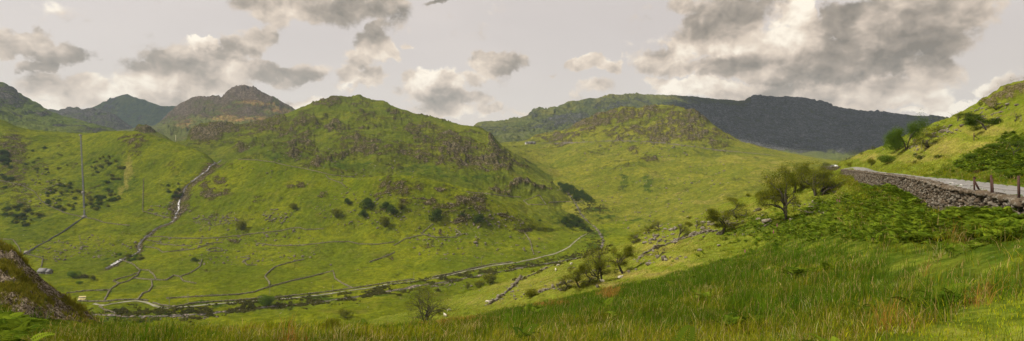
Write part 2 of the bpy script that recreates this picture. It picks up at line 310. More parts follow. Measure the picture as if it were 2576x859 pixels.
# ---- the near bank, the slope with the trees, the road and the hill above it
f0 = Sheet('ground', [
 C((-500,859,18),(0,859,17),(600,859,17),(1288,859,16),(2000,859,14),(2300,859,12.5),(2576,859,11.5),(3076,859,10)),
 C((-500,800,21),(0,810,21),(300,840,27),(600,850,27),(1000,843,28),(1300,820,28),(1600,770,30),(1900,720,30),(2200,690,26),(2400,670,22),(2576,645,19),(3076,600,17)),
 C((-500,700,28),(0,762,30),(250,812,36),(400,832,42),(600,842,48),(800,845,50),(1000,830,56),(1200,803,65),(1400,766,75),(1600,717,85),(1750,683,84),(1900,650,74),(2050,600,64),(2117,575,60),(2198,560,50),(2285,580,37),(2359,600,32),(2457,600,27),(2576,600,23),(3076,560,18)),
 C((-500,850,45),(0,850,48),(250,870,60),(600,868,75),(800,862,80),(1000,845,80),(1200,814,82),(1400,773,90),(1600,721,97),(1750,679,98),(1900,626,98),(2050,560,92),(2117,525,88),(2198,508,66),(2285,530,48),(2359,565,38),(2457,570,31.5),(2576,585,26),(3076,545,20)),
 C((-500,930,130),(0,930,120),(600,890,150),(830,860,170),(1000,820,170),(1200,773,155),(1400,716,145),(1600,660,140),(1800,600,125),(1950,547,120),(2050,500,125),(2100,474,132),(2157,460,100),(2198,484,78),(2249,478,66),(2285,500,56),(2320,530,49),(2359,548,43),(2403,548,38.5),(2457,553,34),(2522,560,30),(2576,573,27.5),(3076,560,20.5)),
 C((-500,930,250),(0,930,250),(600,885,290),(830,843,310),(1000,797,300),(1150,748,290),(1300,702,275),(1450,655,255),(1520,630,245),(1600,602,235),(1700,566,225),(1800,530,215),(1900,492,205),(2000,455,200),(2060,438,200),(2100,440,196),(2117,439,193),(2157,450,119),(2198,473,86),(2249,471,69),(2285,491,59.5),(2320,522,51.5),(2359,539,44.5),(2403,542,39.5),(2457,547,35.5),(2522,552,31.5),(2576,569,28.5),(3076,620,20)),
 C((-500,930,400),(830,930,400),(1000,860,380),(1300,790,370),(1520,730,340),(1700,640,300),(1900,560,280),(2000,500,260),(2060,450,240),(2100,434,206),(2117,431,197),(2157,438,121),(2198,445,87.5),(2249,452,70.3),(2285,459,60.7),(2320,468,52.6),(2359,480,45.6),(2403,490,40.6),(2457,501,36.6),(2522,510,32.5),(2576,524,29.4),(3076,580,20.8)),
 C((-500,930,402),(830,930,402),(1000,860,382),(1300,790,372),(1520,730,342),(1700,640,302),(1900,560,282),(2000,500,262),(2060,450,242),(2100,430,209),(2117,428.5,199),(2157,434.5,123),(2198,440.5,89.5),(2249,447,72.3),(2285,454,62.7),(2320,462.5,54.6),(2359,474,47.6),(2403,483.5,42.6),(2457,495,38.6),(2522,504,34.5),(2576,517.5,31.4),(3076,580,22.8)),
 C((-500,990,520),(1000,990,500),(1300,900,470),(1700,760,420),(2000,600,350),(2060,520,300),(2100,429,235),(2149,421.5,190),(2177,423,166),(2207,433,146),(2240,437,127),(2273,440,111),(2332,448,89),(2403,453,72),(2487,463,60.6),(2576,475,51),(3076,540,34)),
 C((-500,1100,700),(1300,1000,600),(1900,800,450),(2060,640,360),(2090,440,270),(2110,418,245),(2149,413,205),(2207,410,165),(2273,408,135),(2332,405,115),(2403,402,98),(2487,405,85),(2576,410,75),(3076,400,50)),
 C((-500,1200,900),(1300,1100,700),(1900,850,520),(2060,700,400),(2090,450,290),(2110,412,258),(2149,405,215),(2207,388,185),(2273,368,160),(2332,350,145),(2403,335,130),(2487,325,120),(2576,315,108),(3076,260,80)),
 C((-500,1200,1000),(1300,1100,800),(1900,900,600),(2060,760,440),(2085,480,300),(2095,425,275),(2110,411,268),(2150,397,250),(2200,379,228),(2250,359,216),(2290,342,208),(2330,325,200),(2380,303,190),(2420,287,182),(2455,268,176),(2468,262),(2480,255),(2495,247),(2510,236,170),(2525,227),(2540,221,165),(2560,216),(2576,212,160),(2700,190,150),(3076,80,120)),
 C((-500,1300,1200),(1300,1200,1000),(2060,900,600),(2100,450,360),(2330,330,300),(2576,230,250),(3076,100,200))],
 x0=-500, x1=3076, step=2.4, smooth_cols=7, zcurves=[(1.5,-1.9),(6,-2.8)], rowpx=2.5, maxrows=110)
# ---- the rock outcrop at the left edge
oc = Sheet('rock_outcrop', [
 C((-500,1000,22),(0,880,23),(150,905,26),(300,920,28)),
 C((-500,760,25),(0,775,25.5),(60,775,26),(150,800,28),(230,830,31),(320,880,34)),
 C((-500,640,28),(0,710,28),(40,722,28.3),(90,745,29),(140,775,30.5),(200,812,32),(260,850,34),(320,880,35)),
 C((-500,480,31),(-60,590),(0,620,31),(12,626),(30,638,31),(50,652),(62,668,31.5),(85,692,32),(100,708),(120,724,32.5),(140,741,33),(165,757),(185,772),(205,786,34),(225,800),(250,820,35),(280,850),(320,885,37), sharp=1),
 C((-500,520,37),(0,650,37),(100,740,38),(200,815,39),(320,900,42)),
 C((-500,800,50),(0,860,50),(320,960,50))], x0=-400, x1=320, step=1.1, rowpx=1.2, smooth_cols=3, maxrows=200)

def terrace(sh, mask, step, L, sd):
    t = sh.Z/step+1.6*fbm(sh.X/L, (sh.D+sh.Z0)/L, sd, 4)+.25*fbm(sh.X/(L*.12), (sh.D+sh.Z0)/(L*.12), sd+5, 3); f = t-np.floor(t); s_ = f**3*(f*(f*6-15)+10); s_ = s_*s_*(3-2*s_)
    sh.Z += mask*(s_-f)*step
# ---------------- relief
for sh, amp, L, sd in ((s3,45,500,1),(s2,40,260,2),(s4,38,300,3),(s1,30,240,4),(r3,32,320,6)):
    w = sstep(0, .25, (np.arange(sh.D.shape[0])/sh.D.shape[0]))[:, None]
    sh.Z += amp*.55*fbm(sh.X/L, sh.D/L, sd, 6)*w + amp*.35*(ridged(sh.X/L*2, sh.D/L*1.2, sd+20, 5)-.45)*w
    terrace(sh, w*np.clip(.55+1.5*fbm(sh.X/L, sh.D/L, sd+60, 3), 0, 1), L*.13, L*.5, sd+70)
    fine = fbm(sh.X/(L*.08), sh.D/(L*.08), sd+3, 3); sh.Z += amp*.10*fine
def relief(sh, a_big, L_big, rockmask, rock_amp, L_rock, sd):
    y_ = sh.py(); wt = .25+.75*sstep(0, 50, y_-y_.min(axis=0)[None, :])
    sh.Z += wt*a_big*(fbm(sh.X/L_big, sh.D/L_big, sd, 6, .55)-.5*ridged(sh.X/L_big*.8, sh.D/L_big*.55, sd+9, 4, .5)+.2)
    w2 = sh.D+1.6*sh.Z0; r = ridged(sh.X/L_rock*.8, w2/L_rock, sd+30, 5, .55)
    q = ridged(sh.X/L_rock*2.2, w2/L_rock*3.0, sd+40, 4, .6)
    sh.Z += rockmask*rock_amp*(r-.35)+(.35+rockmask)*rock_amp*.22*(q-.3)
# ---------------- what covers the land
def autorock(sh, L, lo, hi, sd): return sstep(lo, hi, fbm(sh.X/L, sh.D/L, sd, 5))
RK_L1 = [(30,380,42,45,.9),(15,440,60,55,.7),(60,500,40,30,.5),(335,352,45,16,.9),(320,375,30,20,.5),(552,458,28,14,1),(530,485,26,16,1),(575,485,14,12,.8),(505,470,16,12,.8),
 (1003,474,46,26,1),(956,490,24,12,.9),(1050,512,55,9,1),(1125,525,42,18,1),(1090,515,30,12,.9),(1187,512,44,24,1),(1163,556,24,14,.8),(1240,543,50,10,.8),(1106,478,20,5,1),(1040,470,30,10,.7),(960,530,30,8,.7),(1110,590,12,10,.9),
 (816,493,9,10,.9),(735,471,16,8,.9),(760,466,14,7,.8),(650,505,14,12,.6),(600,545,45,10,.4),(540,548,20,12,.5),(690,545,14,14,.5),(710,548,8,10,.5),(975,648,14,5,.8),(1075,613,18,9,.8),(1195,612,16,7,.9),(1105,632,7,14,.7),
 (588,606,16,6,.9),(510,690,14,9,.6),(540,675,14,6,.6),(1300,480,44,14,.9),(1245,472,24,14,.9),(1365,482,26,7,1),(1310,470,30,6,.7),(1290,555,40,10,.6),(1320,583,30,6,.7),(410,470,22,16,.4),(430,420,26,14,.45),(500,430,20,12,.4),(455,400,20,10,.3),(225,490,12,30,.3),(250,430,30,26,.35),(90,420,30,24,.4),(130,470,30,20,.4),(150,360,10,14,.5),(140,470,40,14,.3)]
RK_L2 = [(679,305,70,20,.9),(655,328,60,18,.8),(764,305,40,14,.8),(836,317,44,12,.9),(742,335,52,18,.7),(760,370,40,34,.75),(904,352,55,24,.8),(914,383,42,18,.9),(820,405,44,12,.9),(795,408,30,8,.8),(1055,333,62,26,.8),(1047,382,50,24,.7),(804,258,46,12,1),(980,300,50,14,.5),
 (1150,378,62,40,.9),(1222,392,52,28,.9),(1272,411,32,18,.9),(1237,344,12,24,1),(1243,470,28,14,.9),(1296,470,42,12,1),(1359,480,24,8,.9),(860,370,40,40,.45),(700,365,50,20,.45),(980,410,40,20,.5),(880,255,60,12,.5),(1110,350,60,20,.5),(585,330,50,14,.6),(1190,425,40,14,.6),(930,300,60,16,.45)]
RK_R2 = [(1465,318,40,16,1),(1516,300,52,18,.95),(1588,291,60,16,.9),(1656,276,52,10,.8),(1625,330,56,16,.8),(1700,305,44,20,.8),(1749,302,34,26,.85),(1763,340,60,18,.9),(1694,344,44,14,.9),(1645,345,30,8,.8),(1399,338,34,10,.8),(1360,345,30,8,.7),(1596,377,26,10,.7),(1632,402,30,9,.8),(1420,345,40,10,.5),(1540,340,50,12,.5),(1800,362,40,12,.6),(1560,420,50,14,.3),(1710,470,60,12,.25),(1660,595,30,12,.4),(1850,470,60,20,.2)]
k1 = np.maximum(blobs(l1, RK_L1, 14), .0); k1 = np.maximum(k1, .45*autorock(l1, 55, .25, .6, 44)*sstep(640, 560, l1.py()))
k2 = np.maximum(blobs(l2, RK_L2, 20, seed=8)*1.1, .85*autorock(l2, 110, .0, .5, 45)*sstep(470, 400, l2.py()))
kr = np.maximum(blobs(r2, RK_R2, 16, seed=9)*1.15, .9*autorock(r2, 100, -.15, .4, 46)*sstep(400, 350, r2.py()))
kr = np.maximum(kr, .35*autorock(r2, 60, .2, .5, 48))
def frag(sh, k, L, sd): return k*(.5+.5*sstep(-.25, .15, fbm(sh.X/L*.7, (sh.D+1.6*sh.Z0)/L, sd, 5, .6)))
k1 = frag(l1, k1, 16, 93); k2 = frag(l2, k2, 34, 94); kr = frag(r2, kr, 34, 95)
relief(l1, 5.0, 85, k1, 5.5, 24, 50); relief(l2, 22, 170, k2, 17, 46, 51); relief(r2, 15, 170, kr, 18, 50, 52)
terrace(l1, k1*.45, 6.5, 40, 90); terrace(l2, k2*.4, 13, 80, 91); terrace(r2, kr*.4, 13, 80, 92)
fl = sstep(660, 560, l1.py()); l1.Z += fl*2.0*fbm(l1.X/22, l1.D/22, 61, 4)+(1-fl)*.6*fbm(l1.X/25, l1.D/25, 62, 4)
k7 = np.maximum(blobs(s7, [(515,338,44,26,1),(560,322,50,14,1),(365,326,26,10,1),(620,330,50,16,.8)], 8), .3)
relief(s7, 5, 90, k7, 14, 40, 53)
# ground near the viewer
fpy = f0.py(); near = (f0.D < 90)
roadband = np.zeros(f0.D.shape)
f_far = np.interp(f0.px, [2060,2100,2149,2177,2207,2240,2273,2332,2403,2487,2576,3076], [300,235,190,166,146,127,111,89,72,60.6,51,34])
f_nr = np.interp(f0.px, [2060,2100,2117,2157,2198,2249,2285,2320,2359,2403,2457,2522,2576,3076], [240,206,197,121,87.5,70.3,60.7,52.6,45.6,40.6,36.6,32.5,29.4,20.8])
isroad = (f0.D > f_nr[None, :]*.96) & (f0.D < f_far[None, :]*1.03) & (f0.PX > 2095)
slopew = sstep(60, 130, f0.D)
rel = fbm(f0.X/14, f0.D/14, 70, 5)*(.35+1.6*slopew)+fbm(f0.X/2.2, f0.D/2.2, 71, 3)*.16
f0.Z += np.where(isroad, 0, rel)*sstep(3, 12, f0.D)
RK_F = [(2555,228,40,14,1),(2520,243,34,10,1),(2490,258,24,8,1),(1930,465,30,5,.5),(1700,610,40,5,.5),(1620,640,40,6,.6),(2540,260,10,5,.6),(2350,350,10,5,.7),(1900,540,40,6,.5)]
kf = blobs(f0, RK_F, 7)
kf[(f0.PX > 2450) & (f0.py() < 262) & (f0.D > 140)] *= 1
relief(f0, 0, 30, kf*slopew, 2.6, 7, 54)
# outcrop: slabby rock
ko = np.clip(1-sstep(.25, .6, fbm(oc.X/2.2, oc.D/2.2, 80, 4)+.15), 0, 1)
sl = ridged(oc.X/2.6+oc.Z0*.35, oc.D/1.3-oc.Z0*.5, 81, 6, .6)
oc.Z += .5*(sl-.4)+.16*fbm(oc.X/.35, oc.D/.35+oc.Z0*2, 82, 4)

STREAM = [(557,403),(551,409),(540,413),(527,420),(523,428),(519,433),(505,441),(490,452),(472,466),(463,478),(462,485),(457,495),(452,505),(449,515),(450,528),(446,535),(442,540),(441,552),(432,560),(420,565),(404,570),(388,579),(378,590),(366,598),(359,605),(352,613),(348,622),(352,632),(340,641),(323,647),(305,655),(292,663),(280,670),(266,677)]
RIVER = [(100,800),(180,798),(251,792),(300,795),(352,797),(420,796),(500,793),(560,785),(640,776),(700,771),(760,766),(830,757),(900,747),(960,736),(1000,730),(1040,722),(1120,710),(1200,695),(1270,682),(1350,668),(1420,656),(1465,648),(1500,641),(1512,625),(1518,606),(1510,590),(1500,575),(1480,560),(1462,540),(1452,520),(1440,500),(1425,482),(1410,463)]
SHEETS = [l1]
def path_pts(L, only=None):
    r = []
    for a, b in zip(L[:-1], L[1:]):
        n = max(1, int(math.hypot(b[0]-a[0], b[1]-a[1])/4))
        for k in range(n):
            p = at(a[0]+(b[0]-a[0])*k/n, a[1]+(b[1]-a[1])*k/n, only)
            if p: r.append(p)
    p = at(*L[-1], only)
    if p: r.append(p)
    return r
SHEETS = [l1, l2, r2]
st_w = path_pts(STREAM); rv_w = path_pts(RIVER)
def dist_line(sh, pts, pad=60):
    D = np.full(sh.D.shape, 1e9); P = np.array([(p.x, p.y) for p in pts])
    sel = (sh.X > P[:, 0].min()-pad) & (sh.X < P[:, 0].max()+pad) & (sh.D > P[:, 1].min()-pad) & (sh.D < P[:, 1].max()+pad)
    x = sh.X[sel]; y = sh.D[sel]; m = np.full(x.shape, 1e9)
    for a, b in zip(P[:-1], P[1:]):
        ab = b-a; L = (ab**2).sum()+1e-9
        t = np.clip(((x-a[0])*ab[0]+(y-a[1])*ab[1])/L, 0, 1)
        m = np.minimum(m, np.hypot(x-a[0]-t*ab[0], y-a[1]-t*ab[1]))
    D[sel] = m; return D
dst = dist_line(l1, st_w); drv = dist_line(l1, rv_w)
wob = fbm(l1.X/12, l1.D/12, 91, 3)
upper = sstep(560, 520, l1.py())
l1.Z -= (1.6+4.5*upper)*np.exp(-(dst/(4+8*upper))**2) + 1.2*np.exp(-(drv/7)**2)
k1 = np.maximum(k1, np.exp(-(dst/(4+10*upper)*(1+wob*.8))**4)*.95)
gul = np.exp(-(dst/(7+14*upper)*(1+wob))**4)
SHEETS = [f0, oc, l1, l2, r2, r3, s7, s1, s2, s3, s4]

# cover: r rock, g dark growth (on the near bank also painted shade), b straw
D1 = [(760,430,120,16,.5),(480,600,120,20,.3),(250,690,130,30,.4),(270,460,90,100,.5),(100,480,110,110,.45),(430,470,60,60,.35),(270,420,60,26,.7),(290,470,60,30,.75),(250,500,50,30,.7),(120,420,60,26,.4),(160,500,60,30,.55),(110,530,60,36,.6),(40,540,50,50,.6),(30,590,40,30,.5),(100,560,50,20,.5),(420,560,40,20,.4),(1020,520,40,12,.6),(1120,545,50,10,.6),
 (350,800,110,8,.8),(520,770,120,10,.8),(700,768,60,10,.9),(820,752,70,10,.8),(960,735,60,8,.8),(1080,712,60,9,.6),(1200,690,60,8,.7),(1330,665,50,8,.8),(1430,650,50,9,.8),(1500,625,25,20,.9),(1500,590,30,14,.8),(1450,560,50,14,.9),(1440,540,40,10,.7),(1500,525,50,10,.9),(120,600,90,30,.5),(60,560,60,30,.6),(300,600,70,20,.4),(420,460,50,40,.4),(640,460,70,20,.3),(300,650,60,12,.6),(230,700,80,14,.5),(240,745,80,14,.4),(330,690,60,14,.4),(345,640,24,10,.7)]
d1 = np.maximum(blobs(l1, D1, 16, seed=12), gul*.9*sstep(-.3, .2, wob+.2)); d1 = np.maximum(d1, .5*autorock(l1, 90, .1, .6, 47)*sstep(640, 560, l1.py()))
S1_ = [(326,415,9,30,1),(318,450,10,34,1),(302,478,10,22,.8),(322,395,6,14,.9),(600,548,50,14,.4),(530,555,50,16,.35),(200,645,60,16,.3),(150,620,60,12,.35),(1150,690,120,10,.4),(900,690,120,16,.35),(1330,640,80,12,.4),(430,725,60,8,.5),(870,640,120,12,.25),(1380,600,70,8,.5)]
st1 = np.maximum(blobs(l1, S1_, 10, seed=13), .28*autorock(l1, 60, .05, .55, 49))
l1.cover[..., 0] = k1; l1.cover[..., 1] = d1*(1-k1*.5); l1.cover[..., 2] = st1
D2 = [(880,420,120,12,.8),(700,395,90,12,.7),(620,385,60,14,.5),(870,370,20,40,.7),(740,330,14,40,.4),(950,340,18,40,.5),(1050,430,90,12,.8),(1200,445,60,10,.8),(1100,440,60,12,.7),(840,400,50,14,.7),(1230,350,12,22,.8),(1330,425,50,20,.5),(1420,555,50,20,.6)]
l2.cover[..., 0] = k2; l2.cover[..., 1] = np.maximum(blobs(l2, D2, 20, seed=14), .45*autorock(l2, 120, .0, .5, 55)); l2.cover[..., 2] = .3*autorock(l2, 60, .1, .6, 56)+.5*blobs(l2, [(1310,400,40,30,.8),(1090,300,80,8,.8),(1350,470,50,20,.6)], 12)
DR = [(1550,440,60,30,.3),(1500,420,60,20,.3),(1650,500,90,20,.25),(1850,430,60,10,.3),(1570,455,10,26,.85),(1630,460,12,30,.9),(1700,455,16,12,.5),(1780,500,50,8,.5),(1430,480,20,8,.5),(1490,530,50,8,.9),(1520,548,40,6,.9),(1600,552,24,4,.9),(1560,355,60,6,.6),(1440,400,60,16,.3),(1900,430,60,8,.3),(1430,365,40,8,.5),(1600,440,80,10,.3)]
r2.cover[..., 0] = kr; r2.cover[..., 1] = np.maximum(blobs(r2, DR, 10, seed=15), .35*autorock(r2, 100, .15, .6, 57))
r2.cover[..., 2] = np.clip(.55*autorock(r2, 70, -.1, .5, 58)+blobs(r2, [(1900,400,160,12,.35),(1750,520,200,40,.3),(1950,440,100,30,.35),(1590,270,30,8,.4)], 12), 0, .8)*sstep(330, 380, r2.py())
s7.cover[..., 0] = k7; s7.cover[..., 1] = .4
s1y = s1.py()
s1.cover[..., 0] = np.maximum(blobs(s1, [(20,235,34,22,1),(40,250,22,20,.9),(60,250,16,14,.8),(0,260,50,20,.5),(110,285,26,8,.8),(230,330,60,8,.6)], 12), .6*autorock(s1, 120, .1, .55, 60)); s1.cover[..., 1] = .6*autorock(s1, 160, -.1, .5, 61)
s2.cover[..., 0] = np.clip(.8+.4*autorock(s2, 200, -.2, .4, 62), 0, 1); s2.cover[..., 1] = .5
s3.cover[..., 0] = .22+.6*autorock(s3, 260, .1, .5, 63); s3.cover[..., 1] = .85-.8*blobs(s3, [(262,275,30,14,1),(300,255,30,12,.6)], 10)
s4y = s4.py(); s4.cover[..., 0] = np.clip(sstep(322, 292, s4y)*1.0+.5*autorock(s4, 120, 0, .5, 64), 0, 1)*(1-.8*blobs(s4, [(560,305,60,8,1),(600,318,60,8,1),(500,300,30,8,.8),(690,262,10,20,.7),(700,290,50,8,.4)], 10)); s4.cover[..., 1] = .3*autorock(s4, 150, 0, .5, 65)
s4.cover[..., 2] = np.clip(blobs(s4, [(555,280,55,22,.5),(600,262,30,8,.5),(520,266,30,10,.5),(575,296,50,8,.8),(640,262,60,7,.8),(700,280,46,10,.8),(600,300,90,12,.8),(470,305,60,20,.5)], 12), 0, 1)
s4.cover[..., 0] *= 1-.75*s4.cover[..., 2]
r3x = r3.PX; r3y = r3.py()
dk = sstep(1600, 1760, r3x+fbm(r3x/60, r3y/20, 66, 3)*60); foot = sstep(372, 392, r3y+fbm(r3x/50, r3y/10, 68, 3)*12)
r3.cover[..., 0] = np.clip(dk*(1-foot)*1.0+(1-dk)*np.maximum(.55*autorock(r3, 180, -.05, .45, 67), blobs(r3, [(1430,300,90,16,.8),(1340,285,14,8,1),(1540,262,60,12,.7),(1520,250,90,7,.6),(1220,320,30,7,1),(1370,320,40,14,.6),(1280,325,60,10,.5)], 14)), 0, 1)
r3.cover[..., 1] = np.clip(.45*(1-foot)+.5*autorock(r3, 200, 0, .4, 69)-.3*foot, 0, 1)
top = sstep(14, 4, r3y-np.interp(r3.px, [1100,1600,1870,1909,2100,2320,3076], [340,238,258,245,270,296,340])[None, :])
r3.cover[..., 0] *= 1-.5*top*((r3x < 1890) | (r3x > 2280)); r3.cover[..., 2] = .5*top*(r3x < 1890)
# near ground: fern, straw
FERN = [(2000,580,180,36,.9),(2150,540,130,44,1),(2250,560,120,40,1),(2330,590,110,34,.9),(2480,575,110,40,1),(1900,620,110,22,.4),(2180,600,90,26,.8),(1800,640,80,14,.15),(2300,500,60,20,.8),(2220,490,60,18,.6),(20,845,45,18,1),(2560,420,50,36,.7),(2510,400,60,26,.7),(2450,415,50,22,.6),(2540,360,50,22,.7)]
STRAW = [(1450,690,180,30,.55),(1850,540,140,34,.5),(1600,640,200,26,.5),(1350,720,160,26,.7),(1250,760,120,20,.6),(1650,620,120,20,.7),(1900,530,60,20,.6),(1600,690,180,9,1),(1500,715,100,8,1),(1700,660,90,8,.9),(1750,640,90,12,.5),(1700,600,120,16,.5),(1500,650,160,30,.35),(1800,560,120,20,.5),(2000,500,60,16,.4),(1200,760,120,16,.5),(2400,370,150,22,.9),(2300,400,120,14,.7),(2480,330,100,12,.8),(2200,395,80,12,.9),(2550,300,90,20,.5),(2560,395,26,10,.9),(2450,295,100,18,.5),(2050,530,30,8,.6),(2110,520,40,10,.5),(1350,800,200,14,.5),(900,850,300,12,.6)]
fern = blobs(f0, FERN, 14, seed=16); strw = blobs(f0, STRAW, 14, seed=17)
f0.cover[..., 0] = kf; f0.cover[..., 1] = np.maximum(fern*.9, .85*(f0.D < 95)*(1-np.exp(-(((f0.PX-2600)/230)**2+((f0.py()-880)/80)**2))*1.3).clip(0, 1)); f0.cover[..., 2] = strw  # near bank ground darkened: painted shade between the grass blades
o_top = sstep(.05, .34, fbm(oc.X/1.8, oc.D/1.8, 83, 4)+.22*(np.gradient(oc.Z, axis=0) > .0)-.12)
oc.cover[..., 0] = np.clip(1-o_top, .0, 1); oc.cover[..., 1] = 0; oc.cover[..., 2] = sstep(.1, .5, fbm(oc.X/1.1, oc.D/1.1, 84, 3))

MG = dict(ga=(.098,.122,.006), gb=(.148,.165,.007), gc=(.064,.096,.005), dk=(.036,.062,.006), st=(.215,.19,.042), he=(.108,.084,.022), ra=(.055,.047,.024), rb=(.22,.185,.115))
m_l1 = terrain_mat('hill_turf', dict(MG))
m_l2 = terrain_mat('hill_turf_upper', dict(MG, s=1.5, ga=(.088,.108,.008), gb=(.125,.138,.010)))
m_r2 = terrain_mat('hill_turf_pale', dict(MG, s=1.5, ga=(.122,.132,.012), gb=(.17,.168,.018)))
m_f0 = terrain_mat('bank_turf', dict(MG, s=.22, ga=(.12,.145,.016), gb=(.15,.17,.02), stone=.0, bump=.6))
m_far = terrain_mat('mountain_ground', dict(MG, s=3.2, ga=(.085,.115,.02), gb=(.11,.135,.025), dk=(.045,.08,.028), he=(.085,.08,.06), ra=(.055,.052,.05), rb=(.16,.145,.13), stone=.3, bump=.8))
m_scree = terrain_mat('mountain_scree', dict(MG, s=2.6, ga=(.085,.10,.025), gb=(.10,.115,.03), gc=(.08,.09,.03), dk=(.05,.07,.02), st=(.34,.20,.08), he=(.14,.10,.06), ra=(.085,.068,.052), rb=(.23,.18,.135), stone=.4, bump=.8))
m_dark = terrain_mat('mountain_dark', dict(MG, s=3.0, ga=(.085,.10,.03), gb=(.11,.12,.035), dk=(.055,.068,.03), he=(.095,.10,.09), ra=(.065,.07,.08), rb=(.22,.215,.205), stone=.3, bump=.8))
m_oc = terrain_mat('outcrop_rock', dict(MG, s=.06, ga=(.14,.13,.02), gb=(.17,.15,.025), gc=(.09,.10,.02), st=(.17,.16,.02), he=(.13,.10,.055), ra=(.13,.10,.068), rb=(.38,.32,.24), stone=0, bump=.7))
s3.mesh(m_far, 'blue green pointed summit farthest away under the clouds', cat='mountain')
s2.mesh(m_far, 'dark grey jagged ridge line in front of the farthest summit', cat='ridge')
s4.mesh(m_scree, 'brown pyramid peak with reddish scree slopes', cat='mountain')
s1.mesh(m_far, 'steep green mountain flank at the left edge of the skyline', cat='hill')
s7.mesh(m_l2, 'small dark crag and knoll below the brown pyramid peak', cat='crag')
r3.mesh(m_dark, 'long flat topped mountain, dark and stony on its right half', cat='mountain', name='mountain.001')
r2.mesh(m_r2, 'rounded pale green hill with a craggy brown top and a road across it', cat='hill', name='hill')
l2.mesh(m_l2, 'largest green hill in the middle with brown rocky patches', cat='hill', name='hill.001')
l1.mesh(m_l1, 'near green hillsides and walled fields of the valley floor', cat='hill', name='hill.002')
f0.mesh(m_f0, 'grassy near bank, tree slope and hillside above the road', cat='ground')
oc.mesh(m_oc, 'mossy slanting grey rock outcrop rising from the rushes', 'thing', 'rock', name='rock_outcrop')
del oc.ob['kind']
# ================================================================== PLANTS
def leafmat(name, c1, c2, trans=.35, nz=3.0):
    m, nt = newmat(name); g = G(nt)
    tc = g.n('ShaderNodeNewGeometry').outputs['Position']
    cv = g.n('ShaderNodeAttribute', attribute_name='cover')
    f = g.n('ShaderNodeSeparateColor', {0: cv.outputs['Color']}).outputs[0]
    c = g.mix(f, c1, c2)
    a = g.n('ShaderNodeBsdfDiffuse', {'Color': c}); b = g.n('ShaderNodeBsdfTranslucent', {'Color': c})
    x = g.n('ShaderNodeMixShader', {0: trans, 1: a.outputs[0], 2: b.outputs[0]})
    nt.links.new(x.outputs[0], g.n('ShaderNodeOutputMaterial').inputs[0]); return m
def plainmat(name, c1, c2, scale=8.0, rough=.8, bump=.4, metal=0.0, lo=.35, hi=.65, stretch=(1,1,1), detail=5):
    m, nt = newmat(name); g = G(nt)
    tc = g.n('ShaderNodeVectorMath', {0: g.n('ShaderNodeTexCoord').outputs['Object'], 1: stretch}, operation='MULTIPLY').outputs[0]
    n = g.noise(tc, scale, detail, .65)
    c = g.mix(g.ss(n, lo, hi), c1, c2)
    bp = g.n('ShaderNodeBump', {'Strength': bump, 'Distance': .3/scale, 'Height': n})
    b = g.n('ShaderNodeBsdfPrincipled', {'Base Color': c, 'Roughness': rough, 'Metallic': metal, 'Normal': bp.outputs[0]})
    nt.links.new(b.outputs[0], g.n('ShaderNodeOutputMaterial').inputs[0]); return m
def colourmat(name, trans=.35):
    """leaf or blade whose own colour is stored per blade"""
    m, nt = newmat(name); g = G(nt)
    c = g.n('ShaderNodeAttribute', attribute_name='cover').outputs['Color']
    a = g.n('ShaderNodeBsdfDiffuse', {'Color': c}); b = g.n('ShaderNodeBsdfTranslucent', {'Color': c})
    x = g.n('ShaderNodeMixShader', {0: trans, 1: a.outputs[0], 2: b.outputs[0]})
    nt.links.new(x.outputs[0], g.n('ShaderNodeOutputMaterial').inputs[0]); return m
M_bark = plainmat('bark', (.035,.028,.02), (.085,.07,.05), 14, .9)
M_hawleaf = leafmat('hawthorn_leaves', (.07,.09,.008), (.20,.205,.018))
M_ashleaf = leafmat('bright_leaves', (.06,.11,.012), (.13,.20,.02))
M_darkleaf = leafmat('dark_leaves', (.028,.052,.007), (.075,.115,.014))
M_gorse = leafmat('gorse_leaves', (.05,.06,.012), (.135,.125,.03))
M_needle = leafmat('conifer_needles', (.015,.035,.012), (.03,.06,.02), .1)

def ortho(d):
    a = np.cross(d, [0, 0, 1.0]) if abs(d[2]) < .95*np.linalg.norm(d) else np.cross(d, [1.0, 0, 0])
    a = a/np.linalg.norm(a); b = np.cross(d, a); return a, b/np.linalg.norm(b)
class Tubes:
    def __init__(s, k=5): s.v = []; s.f = []; s.k = k
    def add(s, pts, rad):
        k = s.k; base = len(s.v); n = len(pts)
        for i in range(n):
            d = pts[min(i+1, n-1)]-pts[max(i-1, 0)]; a, b = ortho(d/(np.linalg.norm(d)+1e-9))
            for j in range(k):
                t = 2*math.pi*j/k; s.v.append(pts[i]+rad[i]*(math.cos(t)*a+math.sin(t)*b))
        for i in range(n-1):
            for j in range(k):
                s.f.append((base+i*k+j, base+i*k+(j+1)%k, base+(i+1)*k+(j+1)%k, base+(i+1)*k+j))
        s.f.append(tuple([base+(n-1)*k+j for j in range(4)]))
    def mesh(s, name, mat): return mesh_arrays(name, np.array(s.v), [np.array(s.f)], mat, True)
def leaf_quads(cent, size, rng, flat=.3, asp=.55):
    n = len(cent); d = rng.normal(size=(n, 3)); d /= np.linalg.norm(d, axis=1)[:, None]
    nrm = rng.normal(size=(n, 3)); nrm[:, 2] += flat*3
    a = np.cross(nrm, d); a /= np.linalg.norm(a, axis=1)[:, None]+1e-9
    s = size*rng.uniform(.6, 1.35, n)[:, None]
    v = np.stack([cent-d*s*.5, cent+a*s*asp*.5, cent+d*s*.5, cent-a*s*asp*.5], 1).reshape(-1, 3)
    f = np.arange(4*n).reshape(-1, 4); return v, f
